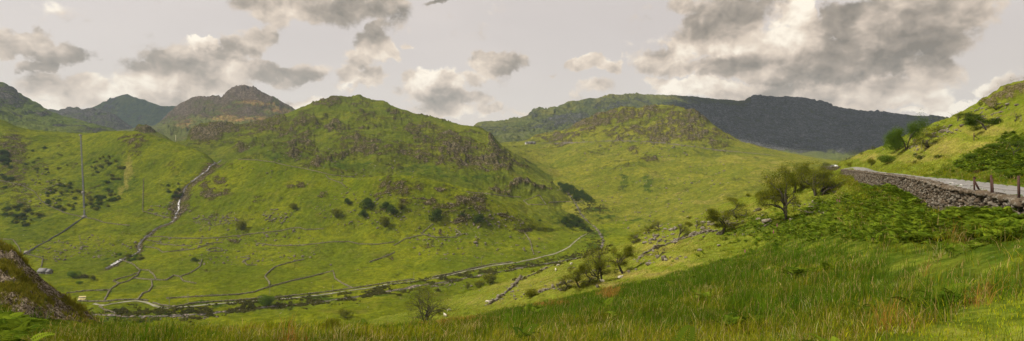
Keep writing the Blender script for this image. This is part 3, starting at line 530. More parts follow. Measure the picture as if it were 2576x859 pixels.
def grow_tree(seed, h, w, stems=1, lean=(0, 0), leaf=.13, nleaf=2200, flat=.5, bare=.0, low=.35, limb=.075, twist=.5):
    """a gnarled small tree: returns trunk mesh data and leaf positions"""
    rng = np.random.default_rng(seed); T = Tubes(5); tips = []
    def branch(p, d, r, L, depth):
        n = 5; pts = [p]; rad = [r]; dd = d.copy()
        for i in range(n):
            dd = dd+rng.normal(0, .16+.07*depth, 3)*twist*2; dd[2] += .05; dd /= np.linalg.norm(dd)
            pts.append(pts[-1]+dd*L/n); rad.append(r*(1-.45*(i+1)/n))
            if depth >= 2: tips.append(pts[-1])
        T.add(pts, rad)
        if depth >= 4: return
        kids = rng.integers(2, 4)+(depth == 0)
        for q in range(kids):
            j = rng.integers(2, n+1); ang = rng.uniform(0, 2*math.pi); a, b = ortho(dd)
            sp = rng.uniform(.5, 1.0)
            nd = dd*.75+sp*(math.cos(ang)*a+math.sin(ang)*b); nd[2] = nd[2]*.75+.12; nd /= np.linalg.norm(nd)
            branch(pts[j], nd, rad[j]*.68, L*rng.uniform(.6, .82), depth+1)
    for s_ in range(stems):
        a = rng.uniform(0, 6.28)
        d = np.array([lean[0]+.45*math.cos(a)*(stems > 1), lean[1]+.45*math.sin(a)*(stems > 1), 1.0]); d /= np.linalg.norm(d)
        branch(np.array([.12*math.cos(a)*(stems > 1), .12*math.sin(a)*(stems > 1), -.15]), d, limb*(1 if stems == 1 else .75)*h/4.5*2.0, h*low, 0)
    tips = np.array(tips); tv = np.array(T.v)
    # fit to the wanted height and width
    zmax = np.percentile(tips[:, 2], 93); sz = h/zmax; cx = tips[:, 0].mean()-lean[0]*h*.25; wx = np.percentile(np.abs(tips[:, 0]-tips[:, 0].mean()), 93)*2
    sx = w/wx
    def fit(q):
        q = q.copy(); q[:, 0] *= sx; q[:, 1] *= sx; q[:, 2] *= sz; return q
    T.v = list(fit(tv)); tips = fit(tips)
    keep = rng.random(len(tips)) > bare; tips = tips[keep]
    n = int(nleaf*(2.3 if leaf > .1 and bare < .3 else 1.5)); src = tips[rng.integers(0, len(tips), n)]; rad = leaf*3.0
    cen = src+rng.normal(0, 1, (n, 3))*[rad, rad, rad*flat]
    lv, lf = leaf_quads(cen, leaf, rng)
    cl = rng.random(len(tips)); c = np.clip(.15+.7*fbm(cen[:, 0]*1.2/leaf*.12+seed, cen[:, 2]*1.2/leaf*.12, seed, 3)+rng.random(n)*.6, 0, 1)
    return T, lv, lf, np.repeat(c, 4)[:, None].repeat(3, 1)
PROTO = {}
def proto_tree(key, leafm=None, **k):
    T, lv, lf, c = grow_tree(**k)
    PROTO[key] = (T.mesh(key+'_trunk', M_bark), mesh_arrays(key+'_crown', lv, [lf], leafm or M_hawleaf, False, c), k['h'], k['w'])
proto_tree('haw_a', seed=3, h=4.6, w=5.2, nleaf=5200, flat=.5, low=.36, leaf=.13)
proto_tree('haw_b', seed=5, h=6.2, w=5.0, stems=2, nleaf=6500, flat=.7, low=.34, leaf=.14)
proto_tree('haw_c', seed=8, h=4.0, w=3.4, nleaf=2600, flat=.5, low=.4, leaf=.12, bare=.2)
proto_tree('haw_d', seed=12, h=5.5, w=3.4, stems=3, nleaf=2600, flat=.9, bare=.35, low=.4, leaf=.12)
proto_tree('haw_e', seed=14, h=5.2, w=7.4, stems=4, nleaf=7800, flat=.5, low=.34, leaf=.14)
proto_tree('twiggy', seed=21, h=3.4, w=4.2, stems=5, nleaf=4300, flat=.9, low=.36, leaf=.085, bare=.15, limb=.05)
proto_tree('bare', seed=23, h=3.2, w=5.4, stems=2, nleaf=260, flat=.6, bare=.6, low=.36, leaf=.1)
proto_tree('ash', M_ashleaf, seed=31, h=7.5, w=7.4, nleaf=9500, flat=1.0, low=.36, leaf=.2, stems=2)
proto_tree('wind', M_darkleaf, seed=35, h=4.6, w=7.6, nleaf=8500, flat=.45, lean=(.1, 0), low=.4, leaf=.15)
proto_tree('sapling', M_ashleaf, seed=37, h=6.5, w=5.0, nleaf=800, flat=1.0, low=.4, leaf=.12, bare=.1, limb=.03)
def proto_bush(key, seed, h, w, n, leaf, mat, lumps=9, stems=True):
    rng = np.random.default_rng(seed); L = []
    for i in range(lumps):
        a = rng.uniform(0, 6.28); r = rng.uniform(0, .36)*w
        L.append((r*math.cos(a), r*math.sin(a), h*rng.uniform(.28, .68), w*rng.uniform(.14, .26), h*rng.uniform(.2, .34)))
    L = np.array(L); k = L[rng.integers(0, lumps, n)]
    d = rng.normal(size=(n, 3)); d /= np.linalg.norm(d, axis=1)[:, None]; rr = rng.uniform(.35, 1.06, n)[:, None]**.6
    cen = k[:, :3]+d*rr*np.stack([k[:, 3], k[:, 3], k[:, 4]], 1); cen[:, 2] = np.abs(cen[:, 2])
    lv, lf = leaf_quads(cen, leaf, rng, .3, .7)
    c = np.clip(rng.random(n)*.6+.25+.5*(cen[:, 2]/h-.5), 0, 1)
    T = Tubes(4)
    for i in range(5):
        p = L[i % lumps]; T.add([np.array([0, 0, -.1]), np.array([p[0]*.4, p[1]*.4, p[2]*.5]), np.array(p[:3])], [.03*h/2, .02*h/2, .008*h/2])
    PROTO[key] = (T.mesh(key+'_stems', M_bark), mesh_arrays(key+'_foliage', lv, [lf], mat, False, np.repeat(c, 4)[:, None].repeat(3, 1)), h, w)
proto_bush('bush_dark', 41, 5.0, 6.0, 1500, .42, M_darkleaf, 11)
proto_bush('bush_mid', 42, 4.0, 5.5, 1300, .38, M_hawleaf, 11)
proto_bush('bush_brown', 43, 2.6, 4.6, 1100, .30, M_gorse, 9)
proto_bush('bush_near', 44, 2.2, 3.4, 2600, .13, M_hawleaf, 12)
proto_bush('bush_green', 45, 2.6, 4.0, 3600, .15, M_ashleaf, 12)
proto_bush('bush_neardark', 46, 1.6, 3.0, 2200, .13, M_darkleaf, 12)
proto_bush('bush_purple', 47, 1.2, 2.2, 1500, .10, leafmat('heather_leaves', (.05,.03,.03), (.10,.05,.05)), 9)
USED = set()
def plant(key, px, py, hp, wp, label, cat='tree', group=None, rz=None, pos=None, name=None, mirror=False):
    p = pos or at(px, py)
    if p is None: print('no ground', px, py); return
    tr, cr, h, w = PROTO[key]; H = hp/F*p.y; W = wp/F*p.y
    nm = name or ('tree' if cat == 'tree' else cat.replace(' ', '_'))
    e = empty(nm, p - Vector((0, 0, .05*H)), random.uniform(-.5, .5) if rz is None else rz)
    e.scale = (W/w*(-1 if mirror else 1), W/w, H/h)
    tag(e, label, cat, group)
    o = link('trunk' if cat == 'tree' else 'stem', tr, e); o2 = link('crown' if cat == 'tree' else 'foliage', cr, e); return e
# --- the hawthorns and shrubs one can tell apart
TREES = [
 ('twiggy',1076,808,88,104,'wide twiggy hawthorn standing alone at the lower edge of the rushes'),
 ('haw_c',1418,731,41,32,'small leaning hawthorn at the left end of the slope thicket, beside a flat stone'),
 ('haw_a',1459,723,54,50,'rounded hawthorn next to the small leaning one in the slope thicket'),
 ('haw_c',1474,717,52,38,'slim hawthorn squeezed into the middle of the slope thicket'),
 ('haw_b',1502,706,48,36,'low shaggy hawthorn left of the tall open one'),
 ('haw_d',1515,708,86,54,'tall open hawthorn with several bare stems on the slope'),
 ('haw_a',1569,689,66,66,'dense rounded hawthorn just above the resting sheep'),
 ('haw_c',1593,612,29,32,'small round hawthorn on the skyline of the slope below the wood'),
 ('haw_a',1634,588,18,26,'low dark hawthorn further up the skyline of the slope'),
 ('haw_d',1660,580,24,26,'thin hawthorn on the slope skyline beside the low dark one'),
 ('haw_d',1706,602,40,34,'sparse young hawthorn beside the broken wall'),
 ('bare',1656,644,32,44,'low spreading hawthorn growing out of the broken wall'),
 ('haw_d',1752,577,22,22,'short thin hawthorn left of the round spreading one'),
 ('haw_a',1811,592,62,84,'round spreading hawthorn with one clear trunk on the straw coloured slope'),
 ('haw_c',1859,549,50,50,'two stemmed hawthorn above a flat grey boulder'),
 ('haw_b',1977,556,118,76,'tallest hawthorn on the slope, beside pale boulders'),
 ('haw_c',2023,472,60,62,'hawthorn with a leafy top behind the tallest one'),
 ('haw_b',1996,486,66,50,'narrow hawthorn between the tallest one and the leafy topped one'),
 ('haw_e',2058,491,66,92,'widest spreading many stemmed hawthorn below the road wall'),
 ('ash',2281,377,64,66,'large bright green ash tree on the hill above the road'),
 ('haw_c',2332,373,48,48,'gnarled hawthorn right of the bright green ash'),
 ('wind',2483,326,42,76,'dark wind swept tree leaning left on the upper hillside'),
 ('bare',2444,313,26,40,'half bare bent thorn tree left of the dark wind swept tree'),
 ('bare',2548,308,28,54,'bare spreading dead thorn tree on the upper hillside'),
 ('haw_c',2508,276,20,26,'small dark thorn tree below the rock bluff'),
 ('haw_c',2466,268,14,14,'tiny thorn tree on the skyline at the foot of the bluff'),
 ('haw_d',2410,306,22,28,'leafy thorn tree on the skyline of the upper hill'),
 ('bare',2425,300,18,16,'bare thorn tree on the skyline beside the leafy one'),
 ('haw_c',2362,330,14,18,'short thorn tree alone on the slope left of the boulders'),
 ('haw_c',2231,362,10,14,'small tree on the hill skyline left of the ash'),
 ('haw_d',2195,379,10,8,'tiny thin tree on the hill skyline farther down'),
 ('haw_c',2166,390,9,9,'lowest tiny tree on the hill skyline above the road bend'),
 ('sapling',2548,402,60,50,'thin stemmed young ash among the dark scrub above the road'),
]
for k_, (key, x, y, h_, w_, lb) in enumerate(TREES): plant(key, x, y, h_, w_, lb, mirror=bool(k_ % 2))
BUSHES = [
 ('bush_near',826,833,40,62,'rounded twiggy bush half hidden by the front rushes'),
 ('bush_near',869,801,27,44,'dark low bush in the pasture behind the rounded twiggy one'),
 ('bush_near',1331,749,27,44,'low dark bush at the edge of the rushes right of the rubble wall'),
 ('bush_mid',1206,726,24,34,'leafy bush at the foot of the near slope, lower of a pair'),
 ('bush_mid',1232,714,30,44,'leafy bush at the foot of the near slope, upper of a pair'),
 ('bush_mid',1105,790,16,20,'small bush in the pasture right of the wide twiggy hawthorn'),
 ('bush_near',1176,728,20,14,'small upright bush on the pasture left of the leafy pair'),
 ('bush_green',2256,381,36,52,'bright green rounded sallow bush below the large ash'),
 ('bush_green',2232,413,28,50,'bright green bush above the road bend'),
 ('bush_near',2193,416,22,22,'dark upright bush right beside the road bend'),
 ('bush_near',2139,421,16,28,'brownish bush between the road and the far wall'),
 ('bush_neardark',2317,402,14,32,'dark oval gorse bush above the road'),
 ('bush_neardark',2303,394,10,18,'small dark gorse bush just left of the dark oval one'),
 ('bush_neardark',2360,398,10,26,'flat dark gorse bush right of the dark oval one'),
 ('bush_neardark',2300,412,10,14,'small brown edged gorse bush below the dark oval one'),
 ('bush_near',2080,420,14,24,'round dark bush behind the far stretch of wall'),
 ('bush_near',1920,502,28,52,'leafy bush right of the boulders under the tall hawthorn'),
 ('bush_near',1883,496,11,14,'small round bush on the slope skyline'),
 ('bush_near',1905,499,20,18,'upright bush on the slope skyline left of the leafy bush'),
 ('bush_near',1846,507,11,28,'flat bush on the slope skyline above the two stemmed hawthorn'),
 ('bush_near',1733,552,9,16,'small round bush alone on the slope skyline'),
 ('bush_near',1735,570,14,26,'bush beside the round spreading hawthorn'),
 ('bush_near',1790,560,22,34,'ragged bush behind the round spreading hawthorn'),
 ('bush_neardark',2478,420,16,36,'large dark gorse bush at the left of the scrub bank'),
 ('bush_neardark',2520,400,20,40,'tall dark gorse bush in the middle of the scrub bank'),
 ('bush_neardark',2562,372,22,42,'dark gorse bush at the top right of the scrub bank'),
 ('bush_green',2500,375,18,40,'mid green bramble bush at the top of the scrub bank'),
 ('bush_green',2440,400,18,40,'mid green bramble bush at the left end of the scrub bank'),
 ('bush_neardark',2560,425,18,34,'dark gorse bush at the lower right of the scrub bank'),
 ('bush_green',2530,440,18,50,'low green bramble bush at the foot of the scrub bank'),
 ('bush_green',2420,425,14,36,'low green bramble bush left of the heather clump'),
 ('bush_purple',2457,436,9,18,'purple brown heather clump above the road'),
 ('bush_near',2487,458,18,26,'rushy bush on the road verge behind the rusty posts'),
 ('bush_neardark',2560,433,9,14,'small black green bush near the pale grass by the young ash'),
 ('bush_purple',2590,400,12,20,'purple brown heather clump at the right edge'),
 ('bush_green',2552,500,14,34,'small leafy shrub growing behind the wall by the last rusty post'),
]
for k_, (key, x, y, h_, w_, lb) in enumerate(BUSHES): plant(key, x, y, h_, w_, lb, 'bush', mirror=bool(k_ % 2))
HB = [
 (607,580,30,34,'bush_mid','round olive bush alone on the open slope right of the waterfall'),
 (670,772,38,46,'bush_green','bright green bushy tree beside the valley road'),
 (738,528,20,26,'bush_mid','pale olive bush left of the knoll, low on its slope'),
 (847,548,28,32,'bush_mid','olive bush below the left end of the crags'),
 (875,515,20,20,'bush_dark','small leaning dark bush left of the crags'),
 (922,526,34,36,'bush_dark','largest dark tree against the left of the crags'),
 (915,546,22,24,'bush_dark','dark round bush under the largest dark tree'),
 (968,526,22,26,'bush_dark','dark tree at the left of a touching pair by the crags'),
 (986,540,30,30,'bush_dark','dark tree at the right of a touching pair by the crags'),
 (1010,528,20,24,'bush_mid','pale olive bush right of the touching pair'),
 (967,572,34,36,'bush_mid','wide olive bush on open grass below the crags'),
 (1096,558,40,34,'bush_dark','tall dark holly like tree under the middle crags'),
 (1163,543,10,14,'bush_dark','tiny dark bush between the tall dark tree and the right crags'),
 (1202,562,28,34,'bush_dark','dark round tree near the right end of the crags'),
 (185,700,22,30,'bush_green','bright green tree right of the farm building'),
 (210,700,12,30,'bush_brown','pinkish brown thicket beside the bright green tree'),
 (234,704,14,18,'bush_mid','small olive bush right of the pinkish brown thicket'),
 (200,715,10,20,'bush_green','low green bush below the thicket'),
 (345,812,14,26,'bush_mid','olive bush on the near field edge behind the rushes'),
 (362,809,9,12,'bush_mid','tiny bush beside the olive bush on the near field'),
 (1100,734,10,20,'bush_brown','brown bush on the pasture between river and slope'),
 (1005,745,8,16,'bush_brown','small brown bush on the river side pasture'),
 (490,658,12,20,'bush_dark','dark gorse on the rocky mound among the fields'),
 (1358,558,7,12,'bush_dark','dark little tree by the upper field wall'),
]
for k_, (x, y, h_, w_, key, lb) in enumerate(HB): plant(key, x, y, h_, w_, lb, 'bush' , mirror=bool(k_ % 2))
# --- the wood in the side valley, and conifers far away
rw = random.Random(4)
for (x, y) in [(1410,466),(1418,472),(1427,468),(1430,480),(1440,476),(1441,488),(1452,484),(1454,494),(1465,490),(1468,500),(1478,497),(1484,505),(1420,482),(1448,500)]:
    plant('bush_dark', x, y+5, rw.uniform(14, 22), rw.uniform(17, 26), 'dark tree of the narrow wood along the stream between the two hills', 'tree', 'trees of the narrow wood', name='tree')
for (x, y) in [(1425,552),(1440,560),(1455,556),(1432,570),(1448,566),(1466,572),(1442,546),(1420,560),(1480,578)]:
    plant('bush_dark', x, y+4, rw.uniform(10, 17), rw.uniform(18, 28), 'dark tree of the lower clump where the stream meets the valley', 'tree', 'trees of the lower stream clump', name='tree')
def conifer(key):
    rng = np.random.default_rng(3); T = Tubes(4); T.add([np.array([0,0,-.5]), np.array([0,0,11.5])], [.25,.05]); n = 1400
    z = rng.uniform(.08, 1, n)**.9; r = (1-z)*2.3*(.5+.5*np.abs(np.sin(z*26)))+.1; a = rng.uniform(0, 6.28, n)
    cen = np.stack([r*np.cos(a)*rng.uniform(.5, 1, n), r*np.sin(a)*rng.uniform(.5, 1, n), z*12], 1); lv, lf = leaf_quads(cen, .8, rng, -.1, .4)
    PROTO[key] = (T.mesh(key+'_trunk', M_bark), mesh_arrays(key+'_crown', lv, [lf], M_needle, False, np.repeat(rng.random(n), 4)[:, None].repeat(3, 1)), 12, 4.6)
conifer('fir')
for i in range(16):
    x = 2128+i*2.4+rw.uniform(-1, 1); p = at(x, 405.5+rw.uniform(-1, 1), ['distant_mountain'])
    if p: plant('fir', 0, 0, rw.uniform(6, 11), rw.uniform(4, 6), 'dark conifer of the far plantation below the stony mountain', 'tree', 'conifers of the far plantation', pos=p)
# --- scrub on the hillside by the pipeline: each bush its own object
def scatter(n, cx, cy, rx, ry, hr, keys, label, group, seed):
    r = random.Random(seed); c = 0
    while c < n:
        a = r.uniform(0, 6.28); q = math.sqrt(r.random()); x = cx+rx*q*math.cos(a); y = cy+ry*q*math.sin(a)
        if abs(x-(203+(y-343)*.045)) < 5 and 340 < y < 550: c += 1; continue
        h_ = r.uniform(*hr); k = r.choice(keys)
        plant(k, x, y, h_, h_*r.uniform(1.1, 1.9), label, 'bush', group, mirror=r.random() > .5); c += 1
scatter(34,270,430,46,34,(5,10),['bush_dark','bush_mid','bush_mid'],'dark scrub bush on the steep hillside right of the pipeline','scrub bushes right of the pipeline',1)
scatter(26,255,505,46,30,(6,12),['bush_dark','bush_mid'],'dark scrub bush in the lower thicket right of the pipeline','scrub bushes low on the right of the pipeline',2)
scatter(34,160,500,44,38,(5,11),['bush_dark','bush_mid','bush_mid'],'olive scrub bush on the hillside left of the pipeline','scrub bushes left of the pipeline',3)
scatter(22,120,420,70,50,(4,7),['bush_dark','bush_mid'],'small scattered bush on the upper hillside left of the pipeline','scattered bushes high on the left',4)
scatter(30,50,545,52,26,(6,13),['bush_dark','bush_mid'],'dark scrub bush in the thicket at the far left below the crag','scrub bushes at the far left',5)
scatter(18,12,430,16,50,(7,14),['bush_dark'],'dark bush on the crag at the left edge','bushes on the left edge crag',6)
scatter(18,330,648,44,14,(5,10),['bush_mid','bush_green'],'green bush along the banks of the tumbling stream','bushes along the stream',7)
scatter(10,440,480,20,26,(6,10),['bush_brown','bush_dark'],'brown bush in the waterfall ravine','bushes in the waterfall ravine',8)
# scrub band along the river: one could not count it
def scrub_band(name, L, n, width, size, label, seed, mat, hh=(.5, 1.6)):
    r = random.Random(seed); rng = np.random.default_rng(seed); P = path_pts(L); cen = []; 
    for i in range(n):
        p = r.choice(P); x = p.x+r.gauss(0, width); y = p.y+r.gauss(0, width)
        if fbm(np.array([x/16]), np.array([y/16]), seed, 3)[0] < -.06: continue
        z = gz(x, y); h = r.uniform(*hh)*(1.3-.5*min(1, abs(x-p.x)/width)); w = h*r.uniform(.8, 1.5); m = 34
        d = rng.normal(size=(m, 3)); d /= np.linalg.norm(d, axis=1)[:, None]; d[:, 2] = np.abs(d[:, 2])
        cen.append(np.array([x, y, z])+d*[w, w, h]*rng.uniform(.5, 1, (m, 1)))
    cen = np.concatenate(cen); v, f = leaf_quads(cen, size, rng, .3, .7)
    c = np.clip(rng.random(len(cen))*.7+.5*fbm(cen[:, 0]/9, cen[:, 1]/9, seed, 3)+.15, 0, 1)
    tag(link(name, mesh_arrays(name, v, [f], mat, False, np.repeat(c, 4)[:, None].repeat(3, 1))), label, 'undergrowth', kind='stuff')
scrub_band('undergrowth', [(250,776),(330,790),(400,793),(480,792),(560,778),(640,768),(700,766),(780,764),(850,752),(920,742),(980,733),(1040,718),(1120,706),(1190,692),(1260,682),(1340,668),(1400,660),(1450,650)], 4200, 8, .8, 'dark heathery scrub lining the valley river', 3, M_gorse)
scrub_band('undergrowth', [(1420,655),(1480,645),(1500,630),(1500,610),(1490,590),(1470,570),(1440,556),(1430,545),(1480,525),(1520,530),(1440,500)], 1500, 12, .9, 'dark scrub where the side stream comes down to the river', 4, M_gorse)
# ================================================================== WALLS, ROADS, WATER
def stonemat(name, c1, c2, c3, scale=2.5):
    m, nt = newmat(name); g = G(nt)
    tc = g.n('ShaderNodeNewGeometry').outputs['Position']
    f = g.n('ShaderNodeSeparateColor', {0: g.n('ShaderNodeAttribute', attribute_name='cover').outputs['Color']}).outputs[0]
    n = g.noise(tc, scale, 6, .7); n2 = g.noise(tc, scale*5, 4, .7)
    c = g.mix(f, c1, c2); c = g.mix(g.ss(g.m('ADD', n, g.m('MULTIPLY', n2, .3)), .62, .78), c, c3)
    c = g.mix(g.m('MULTIPLY', g.ss(n2, .35, .6), .5), g.mix(.5, c, (.02, .018, .015)), c)
    bp = g.n('ShaderNodeBump', {'Strength': .7, 'Distance': .06, 'Height': g.m('ADD', n, g.m('MULTIPLY', n2, .4))})
    b = g.n('ShaderNodeBsdfDiffuse', {'Color': c, 'Roughness': .6, 'Normal': bp.outputs[0]})
    nt.links.new(b.outputs[0], g.n('ShaderNodeOutputMaterial').inputs[0]); return m
M_stone = stonemat('wall_stone', (.042,.031,.020), (.165,.125,.085), (.30,.275,.23))
M_fieldstone = stonemat('field_wall_stone', (.21,.18,.11), (.36,.315,.22), (.40,.37,.30), .8)
M_boulder = stonemat('boulder_stone', (.14,.115,.075), (.30,.255,.185), (.42,.39,.33), 1.2)
# unit lump: 3x3x3 cube surface pushed towards a sphere
def lump():
    P_ = [(x, y, z) for x in (-1, 0, 1) for y in (-1, 0, 1) for z in (-1, 0, 1) if (x, y, z) != (0, 0, 0)]; ix = {p: i for i, p in enumerate(P_)}; fs = []
    for ax in range(3):
        for sg in (-1, 1):
            for a in (-1, 0):
                for b in (-1, 0):
                    q = []
                    for (da, db) in ((0, 0), (1, 0), (1, 1), (0, 1)):
                        c = [0, 0, 0]; c[ax] = sg; c[(ax+1) % 3] = a+da; c[(ax+2) % 3] = b+db; q.append(ix[tuple(c)])
                    fs.append(q if sg > 0 else q[::-1])
    v = np.array(P_, float); n = np.linalg.norm(v, axis=1)[:, None]; v = v/n*(1+.38*(n-1)); return v*.9, np.array(fs)
LV, LF = lump()
def lumps(cen, siz, yaw, rng, jit=.16, tilt=.25):
    """many stones as one mesh: centres (n,3), sizes (n,3) half extents, yaw (n)"""
    n = len(cen); v = LV[None]*(1+rng.normal(0, jit, (n, len(LV), 3)))*siz[:, None, :]
    t = rng.normal(0, tilt, n); ct, st = np.cos(t)[:, None], np.sin(t)[:, None]
    v = np.stack([v[..., 0]*ct-v[..., 2]*st, v[..., 1], v[..., 0]*st+v[..., 2]*ct], -1)
    c, s = np.cos(yaw)[:, None], np.sin(yaw)[:, None]
    v = np.stack([v[..., 0]*c-v[..., 1]*s, v[..., 0]*s+v[..., 1]*c, v[..., 2]], -1)+cen[:, None, :]
    f = (LF[None]+(np.arange(n)*len(LV))[:, None, None]).reshape(-1, 4)
    col = np.repeat(rng.random(n), len(LV))[:, None].repeat(3, 1); return v.reshape(-1, 3), f, col
def resample(P, step):
    P = np.array(P, float); d = np.concatenate([[0], np.cumsum(np.linalg.norm(np.diff(P[:, :2], axis=0), axis=1))])
    n = max(2, int(d[-1]/step)+1); t = np.linspace(0, d[-1], n); return np.stack([np.interp(t, d, P[:, k]) for k in range(P.shape[1])], 1)
# ---- the dry stone wall under the road
WX = [2117,2157,2198,2249,2285,2320,2359,2403,2457,2522,2576,2700,3000]
WT = [427,430.5,436,441,446,453,465,476,485,494,508,520,560]
WB = [439,450,473,474,494,524,541,546,551,556,572,590,640]
WD = [195,120,87,70,60,52,45,40,36,32,29,24,18.5]
tp = np.array([((x-CX)/F*d, d, (CY-t)/F*d, (CY-b)/F*d) for x, t, b, d in zip(WX, WT, WB, WD)])
wp = resample(tp, .30); rng = np.random.default_rng(77)
dirv = np.gradient(wp[:, :2], axis=0); dirv /= np.linalg.norm(dirv, axis=1)[:, None]; yaw = np.arctan2(dirv[:, 1], dirv[:, 0]); nrm = np.stack([-dirv[:, 1], dirv[:, 0]], 1)
nrm *= np.sign((nrm*-wp[:, :2]).sum(1))[:, None]             # towards the viewer side
cen = []; siz = []; yw = []; ccen = []; csiz = []; cyw = []
for i in range(len(wp)):
    x, y, zt, zb = wp[i]; zb = zb-.5; H = zt-zb; dd = y; big = 1 if dd < 90 else 1.35
    z = zb
    while z < zt-.12:
        hs = rng.uniform(.07, .16)*big; ls = rng.uniform(.13, .27)*big
        off = .28*(1-(z-zb)/H)+rng.normal(0, .035)
        cen.append([x+dirv[i, 0]*rng.uniform(-.15, .15)+nrm[i, 0]*off, y+dirv[i, 1]*rng.uniform(-.15, .15)+nrm[i, 1]*off, z+hs]); siz.append([ls, rng.uniform(.16, .24), hs]); yw.append(yaw[i]+rng.normal(0, .2)); z += hs*1.75
    b = rng.uniform(.8, 1.25)
    if dd < 40: b *= rng.choice([.9, 1.2, 1.9], p=[.5, .35, .15])
    for off in (.1, -.3):
        ccen.append([x+nrm[i, 0]*off, y+nrm[i, 1]*off, zt-.04+rng.normal(0, .035)]); csiz.append([.22*b*rng.uniform(.8, 1.3), .24*b, .09*b]); cyw.append(yaw[i]+rng.normal(0, .3))
wall = empty('dry_stone_wall', tuple(wp[len(wp)//2, :2])+(wp[len(wp)//2, 3],)); bo = np.array(wall.location)
tag(wall, 'long dark dry stone wall holding up the road above the ferns', 'wall')
v, f, c = lumps(np.array(cen)-bo, np.array(siz), np.array(yw), rng); link('face', mesh_arrays('wall_face', v, [f], M_stone, False, c), wall)
v, f, c = lumps(np.array(ccen)-bo, np.array(csiz), np.array(cyw), rng, .14, .12); link('coping', mesh_arrays('wall_coping', v, [f], M_stone, False, np.clip(c*.5+.5, 0, 1)), wall)
# core behind the face stones
n = len(wp); q = np.concatenate([np.stack([wp[:, 0]+nrm[:, 0]*.02, wp[:, 1]+nrm[:, 1]*.02, wp[:, 3]-.6], 1), np.stack([wp[:, 0]+nrm[:, 0]*.02, wp[:, 1]+nrm[:, 1]*.02, wp[:, 2]-.08], 1), np.stack([wp[:, 0]-nrm[:, 0]*.45, wp[:, 1]-nrm[:, 1]*.45, wp[:, 2]-.08], 1), np.stack([wp[:, 0]-nrm[:, 0]*.45, wp[:, 1]-nrm[:, 1]*.45, wp[:, 3]-.6], 1)])-bo
i = np.arange(n-1); fc = np.concatenate([np.stack([i+a*n, i+1+a*n, i+1+b*n, i+b*n], 1) for a, b in ((0, 1), (1, 2), (2, 3))])
link('core', mesh_arrays('wall_core', q, [fc], M_stone, False, np.zeros((len(q), 3))), wall)
# ---- stone walls in the valley and on the slopes
FALLEN = []
def stone_wall(L, label, h=1.25, wd=.8, step=1.3, only=None, broken=0.0, mat=None, seed=1):
    P_ = path_pts(L, only)
    if len(P_) < 2: print('wall lost', label); return
    P_ = [(p.x, p.y) for p in P_]; r = resample(P_, step); rng = np.random.default_rng(seed+len(L)*7+int(L[0][0]))
    r[:, 0] += rng.normal(0, .12, len(r)); yw = np.arctan2(np.gradient(r[:, 1]), np.gradient(r[:, 0])); z = np.array([gz(x, y) for x, y in r])
    hh = h*rng.uniform(.75, 1.15, len(r))
    if broken:
        hh *= np.clip(.75+1.6*fbm(np.arange(len(r))*.13, np.zeros(len(r)), seed, 3), .5, 1.3)
    cen = []; siz = []; yy = []
    layers = 2 if step > .6 else 3
    for k in range(layers):
        cen.append(np.stack([r[:, 0]+rng.normal(0, wd*.12, len(r)), r[:, 1]+rng.normal(0, wd*.12, len(r)), z+hh*(k+.35)/layers], 1)); siz.append(np.stack([step*rng.uniform(.5, .75, len(r)), wd*rng.uniform(.45, .65, len(r)), hh/layers*.75], 1)); yy.append(yw+rng.normal(0, .12, len(r)))
    if broken:
        m = int(len(r)*.5); j = rng.integers(0, len(r), m); ox = rng.normal(0, wd*1.3, m); oy = rng.normal(0, wd*1.3, m); s = rng.uniform(.12, .42, m)*h
        for a, b, c_, s1_ in zip(j, ox, oy, s): FALLEN.append((r[a, 0]+b, r[a, 1]+c_, gz(r[a, 0]+b, r[a, 1]+c_)+s1_*.25, s1_*1.2, s1_, s1_*.65))
    cen = np.concatenate(cen); o = np.array([*r[len(r)//2], z[len(r)//2]])
    v, f, c = lumps(cen-o, np.concatenate(siz), np.concatenate(yy), rng, .15, .1)
    ob = link('stone_wall', mesh_arrays('stone_wall', v, [f], mat or M_fieldstone, False, c)); ob.location = o; tag(ob, label, 'wall')
